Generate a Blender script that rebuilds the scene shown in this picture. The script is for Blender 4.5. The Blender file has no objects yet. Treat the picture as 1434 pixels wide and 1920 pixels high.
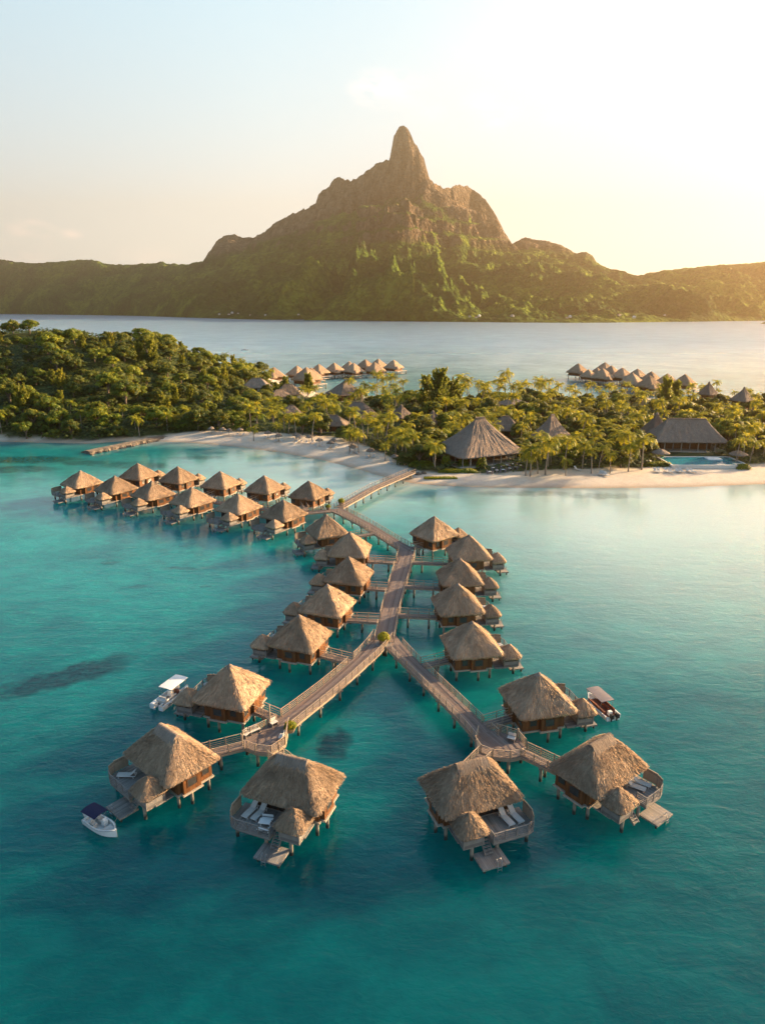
import bpy, math, random
import numpy as np
from mathutils import Vector, Matrix
R = math.radians
S = bpy.context.scene
C = S.collection
random.seed(4)

# ------------------------------------------------------------------ camera
CAM_H = 50.0
FPX = 1280.0
PITCH = math.atan((960 - 575) / FPX)
cam = bpy.data.cameras.new("camera"); camo = bpy.data.objects.new("camera", cam); C.objects.link(camo)
camo.location = (0, 0, CAM_H); camo.rotation_euler = (math.pi / 2 - PITCH, 0, 0)
cam.sensor_fit = 'VERTICAL'; cam.sensor_height = 36; cam.sensor_width = 26.9; cam.lens = 24
cam.clip_start = 0.5; cam.clip_end = 60000
S.camera = camo
S.view_settings.view_transform = 'Standard'; S.view_settings.look = 'None'
S.view_settings.gamma = 1; S.view_settings.exposure = 2.3
try: S.view_settings.use_curve_mapping = False
except Exception: pass
S.cycles.use_denoising = True
S.cycles.max_bounces = 6; S.cycles.diffuse_bounces = 2; S.cycles.glossy_bounces = 3
S.cycles.transmission_bounces = 4; S.cycles.volume_bounces = 0; S.cycles.transparent_max_bounces = 6
S.cycles.sample_clamp_indirect = 6

# ------------------------------------------------------------------ sun and sky
SUN_AZ, SUN_EL = 64.0, 15.5     # clockwise from the view direction, above the horizon
sun_dir = Vector((math.sin(R(SUN_AZ)) * math.cos(R(SUN_EL)), math.cos(R(SUN_AZ)) * math.cos(R(SUN_EL)), math.sin(R(SUN_EL))))
sl = bpy.data.lights.new("sun", 'SUN'); sl.energy = 5.0; sl.angle = R(0.6); sl.color = (1.0, 0.71, 0.41)
so = bpy.data.objects.new("sun", sl); C.objects.link(so); so.rotation_euler = sun_dir.to_track_quat('Z', 'Y').to_euler()
so.location = sun_dir * 500
W = bpy.data.worlds.new("World"); S.world = W; W.use_nodes = True
nt = W.node_tree; nt.nodes.clear()
def wn(t, **k):
    n = nt.nodes.new(t)
    for a, b in k.items(): setattr(n, a, b)
    return n
def wmath(op, a, b=None, c=None, clamp=False):
    n = wn('ShaderNodeMath', operation=op); n.use_clamp = clamp
    for i, v in enumerate((a, b, c)):
        if v is None: continue
        if isinstance(v, (int, float)): n.inputs[i].default_value = v
        else: nt.links.new(v, n.inputs[i])
    return n.outputs[0]
sky = wn('ShaderNodeTexSky', sky_type='NISHITA'); sky.sun_disc = False
sky.sun_elevation = R(SUN_EL); sky.sun_rotation = R(SUN_AZ); sky.altitude = 50; sky.air_density = 1.0; sky.dust_density = 2.0; sky.ozone_density = 1.0
tc = wn('ShaderNodeTexCoord')
sepd = wn('ShaderNodeSeparateXYZ'); nt.links.new(tc.outputs['Generated'], sepd.inputs[0])
dot = wn('ShaderNodeVectorMath', operation='DOT_PRODUCT'); nt.links.new(tc.outputs['Generated'], dot.inputs[0]); dot.inputs[1].default_value = sun_dir
glow = wmath('POWER', wmath('MAXIMUM', dot.outputs['Value'], 0.0), 4.0)
elev = wmath('MAXIMUM', sepd.outputs['Z'], 0.0)
low = wmath('POWER', wmath('SUBTRACT', 1.0, elev, clamp=True), 5.0)     # thick air near the horizon
# aureole: warm light round the sun, thin pale layer low down
def wmix(f, a, b):
    n = wn('ShaderNodeMix', data_type='RGBA')
    if isinstance(f, (int, float)): n.inputs[0].default_value = f
    else: nt.links.new(f, n.inputs[0])
    for i, v in ((6, a), (7, b)):
        if isinstance(v, tuple): n.inputs[i].default_value = (*v, 1)
        else: nt.links.new(v, n.inputs[i])
    return n.outputs[2]
def wadd(a, b, f=1.0, mode='ADD'):
    n = wn('ShaderNodeMix', data_type='RGBA', blend_type=mode); 
    if isinstance(f, (int, float)): n.inputs[0].default_value = f
    else: nt.links.new(f, n.inputs[0])
    for i, v in ((6, a), (7, b)):
        if isinstance(v, tuple): n.inputs[i].default_value = (*v, 1)
        else: nt.links.new(v, n.inputs[i])
    n.clamp_result = False; n.clamp_factor = True
    return n.outputs[2]
base = wadd(sky.outputs[0], (1.0, .935, 1.2), 1.0, 'MULTIPLY')
pale = wmix(low, (2.1, 3.4, 4.1), (5.9, 5.5, 4.7))
base = wmix(0.90, base, pale)
high = wn('ShaderNodeMapRange'); nt.links.new(elev, high.inputs[0]); high.interpolation_type = 'SMOOTHSTEP'; high.inputs[1].default_value = .30; high.inputs[2].default_value = .80
base = wadd(base, (.24, .44, .64), high.outputs[0], 'MULTIPLY')
back = wn('ShaderNodeMapRange'); nt.links.new(dot.outputs['Value'], back.inputs[0]); back.inputs[1].default_value = .35; back.inputs[2].default_value = -.7
base = wadd(base, (.50, .55, .66), back.outputs[0], 'MULTIPLY')
glown = wn('ShaderNodeMix', data_type='RGBA', blend_type='ADD')
col = wadd(base, (2.4, 1.7, 1.0), wmath('MULTIPLY', glow, 1.0, clamp=True), 'ADD')
# faint high clouds
nz = wn('ShaderNodeTexNoise'); nz.inputs['Scale'].default_value = 26; nz.inputs['Detail'].default_value = 7; nz.inputs['Roughness'].default_value = .62
mp = wn('ShaderNodeMapping'); mp.inputs['Scale'].default_value = (1, 1, 2.6); nt.links.new(tc.outputs['Generated'], mp.inputs[0]); nt.links.new(mp.outputs[0], nz.inputs['Vector'])
def blob(px, py, r, w):
    a = (px - 717) / FPX; b = (960 - py) / FPX
    d = Vector((a, math.cos(PITCH) + b * math.sin(PITCH), -math.sin(PITCH) + b * math.cos(PITCH))).normalized()
    s = wn('ShaderNodeVectorMath', operation='SUBTRACT'); nt.links.new(tc.outputs['Generated'], s.inputs[0]); s.inputs[1].default_value = d
    m = wn('ShaderNodeVectorMath', operation='MULTIPLY'); nt.links.new(s.outputs[0], m.inputs[0]); m.inputs[1].default_value = (1, 1, 2.2)
    l = wn('ShaderNodeVectorMath', operation='LENGTH'); nt.links.new(m.outputs[0], l.inputs[0])
    return wmath('MULTIPLY', wmath('SUBTRACT', 1.0, wmath('DIVIDE', l.outputs['Value'], r), clamp=True), w)
tot = None
for q in ((728, 165, .058, 1.1), (705, 172, .04, .9), (905, 188, .034, 1.1), (930, 220, .046, 1.0), (802, 212, .032, .7), (62, 432, .032, 1.3), (135, 440, .018, 1.0), (40, 473, .05, .5), (280, 482, .05, .4), (1036, 224, .022, .7)):
    v = blob(*q); tot = v if tot is None else wmath('ADD', tot, v)
cm = wmath('MULTIPLY', wmath('MULTIPLY', tot, wmath('SUBTRACT', nz.outputs['Fac'], .40, clamp=True)), 6.0, clamp=True)
col = wadd(col, (1.5, .62, .35), cm, 'ADD')
bg = wn('ShaderNodeBackground'); bg.inputs[1].default_value = 0.060; nt.links.new(col, bg.inputs[0])
ow = wn('ShaderNodeOutputWorld'); nt.links.new(bg.outputs[0], ow.inputs[0])

# ------------------------------------------------------------------ helpers
def at(px, py, z=0.0):
    """world point seen in the photograph at (px, py), lying at height z"""
    a = (px - 717) / FPX; b = (960 - py) / FPX
    dy = math.cos(PITCH) + b * math.sin(PITCH); dz = -math.sin(PITCH) + b * math.cos(PITCH)
    t = (z - CAM_H) / dz
    return Vector((a * t, dy * t, z))
def tag(o, label=None, cat=None, group=None, kind=None):
    if label: o['label'] = label
    if cat: o['category'] = cat
    if group: o['group'] = group
    if kind: o['kind'] = kind
    return o
def empty(name, loc=(0, 0, 0), rz=0.0):
    o = bpy.data.objects.new(name, None); C.objects.link(o); o.location = loc; o.rotation_euler = (0, 0, rz)
    o.empty_display_size = .3
    return o
def link(name, me, parent=None, loc=None, rz=0.0, scale=None):
    o = bpy.data.objects.new(name, me); C.objects.link(o)
    if parent is not None: o.parent = parent
    if loc is not None: o.location = loc
    if rz: o.rotation_euler = (0, 0, rz)
    if scale is not None: o.scale = scale
    return o
KIDS = {}
def copy_tree(o, parent=None):
    c = o.copy(); C.objects.link(c)
    if parent is not None: c.parent = parent
    for ch in list(o.children):
        copy_tree(ch, c)
    return c
class MB:
    def __init__(s): s.v = []; s.f = []; s.uv = []
    def face(s, pts, uvs=None):
        n = len(s.v); s.v += [tuple(p) for p in pts]; s.f.append(tuple(range(n, n + len(pts))))
        s.uv += list(uvs) if uvs else [(0, 0)] * len(pts)
    def grid(s, P, UV=None, closed=False):
        """P[i][j] points, rows i, columns j"""
        n = len(s.v); m = len(P[0])
        for row in P: s.v += [tuple(p) for p in row]
        for i in range(len(P) - 1):
            for j in range(m if closed else m - 1):
                k = (j + 1) % m
                s.f.append((n + i * m + j, n + (i + 1) * m + j, n + (i + 1) * m + k, n + i * m + k))
                if UV:
                    a, b, c, d = UV[i][j], UV[i + 1][j], UV[i + 1][k], UV[i][k]
                    if closed and k == 0:
                        L = UV[i][0][0] + s.per; c = (UV[i + 1][0][0] + s.per, c[1]); d = (L, d[1])
                    s.uv += [a, b, c, d]
                else: s.uv += [(0, 0)] * 4
    def box(s, c, d, rz=0.0, tilt=None):
        x, y, z = d[0] / 2, d[1] / 2, d[2] / 2
        M = Matrix.Rotation(rz, 3, 'Z')
        if tilt is not None: M = M @ tilt
        c = Vector(c)
        P = [c + M @ Vector((i * x, j * y, k * z)) for i, j, k in ((-1,-1,-1),(1,-1,-1),(1,1,-1),(-1,1,-1),(-1,-1,1),(1,-1,1),(1,1,1),(-1,1,1))]
        D = d
        for idx, (ua, va) in (((3,2,1,0),(0,1)),((4,5,6,7),(0,1)),((0,1,5,4),(0,2)),((1,2,6,5),(1,2)),((2,3,7,6),(0,2)),((3,0,4,7),(1,2))):
            U, V = D[ua], D[va]
            s.face([P[i] for i in idx], [(0, 0), (U, 0), (U, V), (0, V)])
    def bar(s, p, q, w, h, up=Vector((0, 0, 1))):
        p, q = Vector(p), Vector(q); t = (q - p)
        if t.length < 1e-5: return
        L = t.length; t.normalize(); sd = t.cross(up)
        if sd.length < 1e-3: sd = Vector((1, 0, 0))
        sd.normalize(); u = sd.cross(t)
        a, b = sd * w / 2, u * h / 2
        P = [p - a - b, p + a - b, p + a + b, p - a + b, q - a - b, q + a - b, q + a + b, q - a + b]
        for idx in ((0,3,2,1),(4,5,6,7)): s.face([P[i] for i in idx], [(0,0),(w,0),(w,h),(0,h)])
        for idx in ((0,1,5,4),(1,2,6,5),(2,3,7,6),(3,0,4,7)): s.face([P[i] for i in idx], [(0,0),(w,0),(w,L),(0,L)])
    def tube(s, pts, r, n=8, cap=True, jit=0.0):
        rs = r if isinstance(r, (list, tuple)) else [r] * len(pts)
        rows = []
        pts = [Vector(p) for p in pts]
        for i, p in enumerate(pts):
            t = (pts[min(i + 1, len(pts) - 1)] - pts[max(i - 1, 0)]).normalized()
            a = t.cross(Vector((0, 1, 0)) if abs(t.y) < .9 else Vector((1, 0, 0))).normalized(); b = t.cross(a)
            rows.append([p + (a * math.cos(2 * math.pi * k / n) + b * math.sin(2 * math.pi * k / n)) * rs[i] * (1 + random.uniform(-jit, jit)) for k in range(n)])
        s.grid(rows, closed=True)
        if cap: s.face(rows[-1][::-1]); s.face(rows[0])
    def prism(s, poly, z0, z1, uvdir=None):
        """flat polygon (ccw) extruded from z0 to z1"""
        uv = uvdir or (lambda p: (p[0], p[1]))
        s.face([(p[0], p[1], z1) for p in poly], [uv(p) for p in poly])
        s.face([(p[0], p[1], z0) for p in poly][::-1], [uv(p) for p in poly][::-1])
        for i in range(len(poly)):
            a, b = poly[i], poly[(i + 1) % len(poly)]
            L = math.hypot(b[0] - a[0], b[1] - a[1])
            s.face([(a[0], a[1], z0), (b[0], b[1], z0), (b[0], b[1], z1), (a[0], a[1], z1)], [(0, 0), (L, 0), (L, z1 - z0), (0, z1 - z0)])
    def mesh(s, name, mat, smooth=False):
        me = bpy.data.meshes.new(name); me.from_pydata(s.v, [], s.f)
        ul = me.uv_layers.new(name="UVMap")
        ul.data.foreach_set("uv", np.array(s.uv, dtype=np.float32).ravel())
        for m in (mat if isinstance(mat, (list, tuple)) else [mat]): me.materials.append(m)
        if smooth: me.polygons.foreach_set("use_smooth", [True] * len(me.polygons))
        me.update(); return me
    def build(s, name, mat, parent=None, smooth=False, **k):
        return link(name, s.mesh(name, mat, smooth), parent, **k)
def fast_mesh(name, V, Q, mat, smooth=False, attrs=None):
    """V (n,3), Q (m,4) or (m,3)"""
    me = bpy.data.meshes.new(name); n = len(V); m, k = Q.shape
    me.vertices.add(n); me.vertices.foreach_set("co", np.asarray(V, np.float32).ravel())
    me.loops.add(m * k); me.loops.foreach_set("vertex_index", np.asarray(Q, np.int32).ravel())
    me.polygons.add(m); me.polygons.foreach_set("loop_start", np.arange(0, m * k, k, dtype=np.int32)); me.polygons.foreach_set("loop_total", np.full(m, k, np.int32))
    for an, av in (attrs or {}).items():
        at_ = me.attributes.new(an, 'FLOAT', 'POINT'); at_.data.foreach_set("value", np.asarray(av, np.float32))
    me.materials.append(mat)
    me.update(calc_edges=True)
    if smooth: me.polygons.foreach_set("use_smooth", [True] * m)
    return me
def _h(ix, iy, sd):
    n = (ix.astype(np.int64) * 374761393 + iy.astype(np.int64) * 668265263 + sd * 974634777) & 0xFFFFFFFF
    n = ((n ^ (n >> 13)) * 1274126177) & 0xFFFFFFFF
    return ((n ^ (n >> 16)) & 0xFFFF) / 65535.0
def vnoise(x, y, sd=0):
    x = np.asarray(x, float); y = np.asarray(y, float)
    ix, iy = np.floor(x), np.floor(y); fx, fy = x - ix, y - iy
    fx = fx * fx * (3 - 2 * fx); fy = fy * fy * (3 - 2 * fy); ix = ix.astype(np.int64); iy = iy.astype(np.int64)
    a, b, c, d = _h(ix, iy, sd), _h(ix + 1, iy, sd), _h(ix, iy + 1, sd), _h(ix + 1, iy + 1, sd)
    return (a + (b - a) * fx) * (1 - fy) + (c + (d - c) * fx) * fy
def fbm(x, y, oct=5, sd=0, gain=.5):
    t = 0; a = 1; n = 0
    for i in range(oct):
        t = t + a * vnoise(x * 2 ** i, y * 2 ** i, sd + i); n += a; a *= gain
    return t / n
def ridged(x, y, oct=5, sd=0, gain=.5):
    t = 0; a = 1; n = 0
    for i in range(oct):
        t = t + a * (1 - np.abs(2 * vnoise(x * 2 ** i, y * 2 ** i, sd + i) - 1)); n += a; a *= gain
    return t / n

# ------------------------------------------------------------------ materials
class NM:
    def __init__(s, name):
        s.m = bpy.data.materials.new(name); s.m.use_nodes = True; s.t = s.m.node_tree; s.t.nodes.clear()
        s.out = s.n('ShaderNodeOutputMaterial')
    def n(s, t, **k):
        x = s.t.nodes.new(t)
        for a, b in k.items(): setattr(x, a, b)
        return x
    def l(s, a, b): s.t.links.new(a, b)
    def set(s, sock, v):
        if v is None: return
        if hasattr(v, 'is_output') or isinstance(v, bpy.types.NodeSocket): s.l(v, sock)
        elif isinstance(v, tuple) and len(v) == 3 and sock.type == 'RGBA': sock.default_value = (*v, 1)
        else: sock.default_value = v
    def math(s, op, a, b=None, c=None, clamp=False):
        x = s.n('ShaderNodeMath', operation=op); x.use_clamp = clamp
        for i, v in enumerate((a, b, c)): s.set(x.inputs[i], v) if v is not None else None
        return x.outputs[0]
    def mix(s, f, a, b, mode='MIX'):
        x = s.n('ShaderNodeMix', data_type='RGBA', blend_type=mode); s.set(x.inputs[0], f); s.set(x.inputs[6], a); s.set(x.inputs[7], b); return x.outputs[2]
    def co(s, which='Object'): return s.n('ShaderNodeTexCoord').outputs[which]
    def pos(s): return s.n('ShaderNodeNewGeometry').outputs['Position']
    def map(s, v, sc=(1, 1, 1), rot=(0, 0, 0), loc=(0, 0, 0)):
        x = s.n('ShaderNodeMapping'); s.l(v, x.inputs[0]); x.inputs['Scale'].default_value = sc; x.inputs['Rotation'].default_value = rot; x.inputs['Location'].default_value = loc; return x.outputs[0]
    def noise(s, v, sc, det=4, rough=.55, dist=0.0):
        x = s.n('ShaderNodeTexNoise'); s.l(v, x.inputs['Vector']); x.inputs['Scale'].default_value = sc; x.inputs['Detail'].default_value = det; x.inputs['Roughness'].default_value = rough; x.inputs['Distortion'].default_value = dist
        return x.outputs['Fac']
    def ramp(s, f, stops, interp='LINEAR'):
        x = s.n('ShaderNodeValToRGB'); s.l(f, x.inputs[0]); e = x.color_ramp.elements; x.color_ramp.interpolation = interp
        while len(e) < len(stops): e.new(.5)
        for i, (p, c) in enumerate(stops):
            e[i].position = p; e[i].color = (*c, 1) if isinstance(c, tuple) else (c, c, c, 1)
        return x.outputs[0]
    def bump(s, h, st, dist=1.0, nrm=None):
        x = s.n('ShaderNodeBump'); s.l(h, x.inputs['Height']); x.inputs['Strength'].default_value = st; x.inputs['Distance'].default_value = dist
        if nrm is not None: s.l(nrm, x.inputs['Normal'])
        return x.outputs[0]
    def pbr(s, col, rough=.7, nrm=None, spec=.3, metal=0.0, **k):
        b = s.n('ShaderNodeBsdfPrincipled'); s.set(b.inputs['Base Color'], col); s.set(b.inputs['Roughness'], rough)
        b.inputs['Specular IOR Level'].default_value = spec; b.inputs['Metallic'].default_value = metal
        if nrm is not None: s.l(nrm, b.inputs['Normal'])
        return b
    def done(s, sh): s.l(sh.outputs[0] if hasattr(sh, 'outputs') else sh, s.out.inputs['Surface']); return s.m
def objrand(m): return m.n('ShaderNodeObjectInfo').outputs['Random']

def mat_thatch(name, c0, c1, c2):
    m = NM(name); uv = m.co('UV')
    a = m.noise(m.map(uv, (9, 1.1, 1)), 1, 5, .65, .6)
    a2 = m.noise(m.map(uv, (26, 2.2, 1)), 1, 3, .6, .3)
    b = m.noise(m.co('Object'), .55, 4, .6)
    f = m.math('ADD', m.math('MULTIPLY', a, .6), m.math('MULTIPLY', a2, .4))
    col = m.ramp(f, [(.33, c0), (.5, c1), (.68, c2)])
    col = m.mix(m.ramp(b, [(.35, 0.0), (.7, .55)]), col, (c0[0] * 1.1, c0[1] * 1.05, c0[2]))
    v = m.math('ADD', .84, m.math('MULTIPLY', objrand(m), .42)); cc = m.n('ShaderNodeCombineXYZ')
    for i in range(3): m.l(v, cc.inputs[i])
    col = m.mix(1.0, col, cc.outputs[0], 'MULTIPLY')
    h = m.math('ADD', f, m.math('MULTIPLY', m.noise(m.map(uv, (5, 2.6, 1)), 1, 2), .5))
    return m.done(m.pbr(col, .95, m.bump(h, 1.0, .2), .05))
M = {}
M['thatch'] = mat_thatch('thatch', (.16, .108, .072), (.37, .262, .175), (.60, .45, .31))
M['thatch_old'] = mat_thatch('thatch_old', (.13, .10, .08), (.25, .20, .16), (.38, .31, .25))
M['thatch_land'] = mat_thatch('thatch_land', (.13, .10, .08), (.22, .17, .135), (.32, .26, .205))
def mat_wood(name, c0, c1, sc=(1.2, 7.0), line=.14, bumps=.3, rough=.75, linek=.45):
    """boards run along V, joints every `line` metres across U"""
    m = NM(name); uv = m.co('UV'); sx = m.n('ShaderNodeSeparateXYZ'); m.l(uv, sx.inputs[0])
    w = m.math('FRACT', m.math('DIVIDE', sx.outputs[0], line))
    gap = m.math('LESS_THAN', w, .12)
    idx = m.math('FLOOR', m.math('DIVIDE', sx.outputs[0], line))
    wn_ = m.n('ShaderNodeTexWhiteNoise', noise_dimensions='1D'); m.l(idx, wn_.inputs['W'])
    g = m.noise(m.map(uv, (sc[1], sc[0], 1)), 1.5, 4, .6, .4)
    st = m.noise(m.co('Object'), .5, 3)
    f = m.math('ADD', m.math('MULTIPLY', g, .5), m.math('ADD', m.math('MULTIPLY', wn_.outputs['Value'], .3), m.math('MULTIPLY', st, .25)))
    col = m.ramp(f, [(.3, c0), (.75, c1)])
    col = m.mix(m.math('MULTIPLY', gap, linek), col, (c0[0] * .3, c0[1] * .3, c0[2] * .3))
    return m.done(m.pbr(col, rough, m.bump(m.math('SUBTRACT', g, gap), bumps, .01), .25))
M['deck'] = mat_wood('deck_boards', (.115, .086, .074), (.245, .19, .165), line=.3)
M['greywood'] = mat_wood('weathered_wood', (.15, .135, .12), (.30, .275, .25), line=.2)
M['rail'] = mat_wood('rail_wood', (.27, .20, .14), (.42, .33, .24), line=3, linek=0)
M['wall'] = mat_wood('varnished_wall', (.09, .038, .016), (.22, .095, .036), line=.35, rough=.5)
M['trim'] = mat_wood('pale_trim', (.32, .27, .21), (.46, .40, .33), line=5, linek=0)
M['bamboo'] = mat_wood('bamboo_screen', (.22, .17, .12), (.42, .34, .25), line=.12)
m = NM('pile'); z = m.n('ShaderNodeSeparateXYZ'); m.l(m.pos(), z.inputs[0])
f = m.math('ADD', z.outputs[2], m.math('MULTIPLY', m.noise(m.pos(), 3), .5))
M['pile'] = m.done(m.pbr(m.ramp(f, [(.62, (.03, .035, .03)), (1.0, (.27, .23, .18))]), .8))
def flat(name, c, rough=.6, var=.25, sc=2.0, spec=.3, metal=0.0, bumps=.1):
    m = NM(name); n = m.noise(m.co('Object'), sc, 5, .6)
    col = m.mix(m.ramp(n, [(.3, 0.0), (.7, 1.0)]), tuple(x * (1 - var) for x in c), tuple(min(x * (1 + var), 1) for x in c))
    return m.done(m.pbr(col, rough, m.bump(n, bumps, .05), spec, metal))
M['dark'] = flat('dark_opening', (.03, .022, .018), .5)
M['glass'] = flat('window_glass', (.05, .05, .05), .08, spec=.6, bumps=0)
M['white'] = flat('white_gelcoat', (.72, .72, .70), .35, .06)
M['cushion'] = flat('grey_sling_fabric', (.55, .52, .48), .9, .08)
M['navy'] = flat('navy_canvas', (.010, .014, .05), .8, .15)
M['greycanvas'] = flat('grey_canvas', (.17, .15, .16), .8, .1)
M['redbrown'] = flat('red_brown_upholstery', (.17, .06, .035), .8, .2)
M['blackrub'] = flat('black_rubber', (.02, .02, .022), .6, .1)
M['steel'] = flat('steel_rail', (.5, .5, .5), .35, .05, metal=.8)
M['stone'] = flat('jetty_stone', (.12, .10, .08), .9, .4, 1.2, bumps=.6)
M['stonepale'] = flat('worn_jetty_top', (.17, .14, .11), .9, .4, .8)
M['plaster'] = flat('white_plaster', (.62, .58, .52), .8, .08)
M['roofiron'] = flat('iron_roof', (.35, .18, .13), .6, .3)
M['hullw'] = M['white']
M['pot'] = flat('clay_pot', (.30, .2, .13), .8, .2)
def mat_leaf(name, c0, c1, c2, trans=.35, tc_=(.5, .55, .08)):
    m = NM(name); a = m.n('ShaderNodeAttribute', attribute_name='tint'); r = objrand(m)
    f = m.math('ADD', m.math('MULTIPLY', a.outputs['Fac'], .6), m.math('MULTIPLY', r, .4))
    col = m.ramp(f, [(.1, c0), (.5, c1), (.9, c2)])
    b = m.pbr(col, .55, None, .25)
    t = m.n('ShaderNodeBsdfTranslucent'); m.set(t.inputs[0], m.mix(.5, col, tc_))
    x = m.n('ShaderNodeMixShader'); x.inputs[0].default_value = trans; m.l(b.outputs[0], x.inputs[1]); m.l(t.outputs[0], x.inputs[2])
    return m.done(x)
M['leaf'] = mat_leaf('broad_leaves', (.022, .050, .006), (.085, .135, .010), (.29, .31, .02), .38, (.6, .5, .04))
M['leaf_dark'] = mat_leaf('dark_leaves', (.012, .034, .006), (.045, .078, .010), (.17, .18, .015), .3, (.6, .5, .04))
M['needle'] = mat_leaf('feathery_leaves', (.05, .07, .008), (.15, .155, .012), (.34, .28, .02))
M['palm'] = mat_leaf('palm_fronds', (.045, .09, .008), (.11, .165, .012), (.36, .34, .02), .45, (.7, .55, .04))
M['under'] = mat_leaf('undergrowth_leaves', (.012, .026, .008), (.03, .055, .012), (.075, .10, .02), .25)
M['bark'] = flat('bark', (.16, .12, .09), .95, .3, 3, bumps=.5)
M['palmbark'] = flat('palm_bark', (.26, .21, .16), .95, .3, 3, bumps=.5)
# ------------------------------------------------------------------ shoreline of the sand island
SHORE = [(-900, 232), (-400, 245), (-200, 256), (-148, 261), (-124, 258), (-111, 257), (-100, 262), (-84, 261), (-68, 257), (-53, 250), (-36, 240), (-21, 228), (-10, 217), (-3, 208), (3, 201), (9, 196),
         (17, 193), (28, 191), (45, 190.5), (59, 190), (85, 191), (113, 195), (150, 199), (260, 212), (620, 240),
         (620, 500), (400, 432), (300, 415), (240, 402), (190, 392), (129, 388), (90, 384), (50, 392), (20, 398), (-12, 394), (-32, 405), (-52, 440), (-70, 475), (-95, 515), (-130, 545), (-220, 575), (-420, 590), (-900, 560)]
def inside_dist(x, y, poly=SHORE):
    """signed distance to the outline, positive inside"""
    x = np.asarray(x, float); y = np.asarray(y, float)
    d = np.full(x.shape, 1e9); ins = np.zeros(x.shape, bool)
    for i in range(len(poly)):
        ax, ay = poly[i]; bx, by = poly[(i + 1) % len(poly)]
        ex, ey = bx - ax, by - ay; t = np.clip(((x - ax) * ex + (y - ay) * ey) / (ex * ex + ey * ey), 0, 1)
        d = np.minimum(d, np.hypot(x - ax - t * ex, y - ay - t * ey))
        c = (ay > y) != (by > y)
        with np.errstate(divide='ignore', invalid='ignore'):
            ins ^= c & (x < (bx - ax) * (y - ay) / (by - ay if by != ay else 1e-9) + ax)
    return np.where(ins, d, -d)
def hill(x, y):
    x = np.asarray(x, float); y = np.asarray(y, float)
    hx = np.interp(x, [-420, -260, -213, -170, -150, -138, -124, -103, -86, -62], [36, 37, 34, 32, 32, 30, 25, 15, 8, 0])
    py = np.interp(y, [262, 285, 315, 345, 372, 420, 480, 540], [0, .20, .50, .82, 1, .92, .5, 0])
    return hx * py * (.86 + .28 * fbm(x / 26, y / 26, 3, 5))
def ground_z(x, y):
    d = inside_dist(x, y)
    z = np.where(d > 0, 1.9 * (1 - np.exp(-np.maximum(d, 0) / 11.0)), d * .12)
    return z + hill(x, y) + np.where(d > 4, .25 * (fbm(np.asarray(x) / 6, np.asarray(y) / 6, 3, 9) - .5), 0)
def gz(x, y): return float(ground_z(np.array([x]), np.array([y]))[0])
def beach_w(x): return np.interp(x, [-160, -88, -80, -70, -53, -21, -6, 4, 12, 25, 60, 113, 200], [3, 3, 10, 16, 20, 26, 22, 13, 9, 10, 17, 18, 18])

def build_island():
    xs = np.concatenate([np.arange(-620, -270, 12.), np.arange(-270, 270, 2.5), np.arange(270, 620, 12.)])
    ys = np.concatenate([np.arange(180, 300, 1.6), np.arange(300, 600, 4.)])
    X, Y = np.meshgrid(xs, ys); x = X.ravel(); y = Y.ravel()
    d = inside_dist(x, y); z = ground_z(x, y)
    n = len(xs); k = len(ys)
    i, j = np.meshgrid(np.arange(n - 1), np.arange(k - 1)); a = (j * n + i).ravel()
    q = np.stack([a, a + 1, a + n + 1, a + n], 1)
    keep = d[q].max(1) > -6; q = q[keep]
    veg = np.clip((d + 5 * (fbm(x / 5, y / 5, 3, 3) - .5) - beach_w(x)) / 3.0, 0, 1)
    veg = np.where(y > 375, np.where((x > 80) & (x < 104), 0, veg), veg)
    m = NM('sand_and_soil'); p = m.pos(); at_ = m.n('ShaderNodeAttribute', attribute_name='veg')
    sep = m.n('ShaderNodeSeparateXYZ'); m.l(p, sep.inputs[0])
    n1 = m.noise(p, .35, 6, .6); n2 = m.noise(p, 3.0, 4, .6)
    sand = m.ramp(m.math('ADD', m.math('MULTIPLY', n1, .6), m.math('MULTIPLY', n2, .4)), [(.3, (.50, .42, .33)), (.7, (.68, .59, .48))])
    foot = m.noise(m.map(p, (1, 1.6, 1)), 1.3, 5, .75, .8); sand = m.mix(m.ramp(foot, [(.5, .0), (.66, .5)]), sand, (.33, .27, .20))
    wet = m.math('SUBTRACT', 1.0, m.math('MULTIPLY', m.math('SUBTRACT', sep.outputs[2], .08), 2.6), clamp=True)
    sand = m.mix(m.math('MULTIPLY', wet, .62), sand, (.30, .23, .15))
    soil = m.ramp(n1, [(.35, (.025, .04, .012)), (.62, (.07, .085, .025)), (.8, (.16, .13, .07))])
    col = m.mix(at_.outputs['Fac'], sand, soil)
    mat = m.done(m.pbr(col, .9, m.bump(n2, .5, .15), .15))
    me = fast_mesh('island', np.stack([x, y, z], 1), q, mat, True, {'veg': veg})
    tag(link('sand_beach_and_island_ground', me), kind='structure')
build_island()

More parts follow.
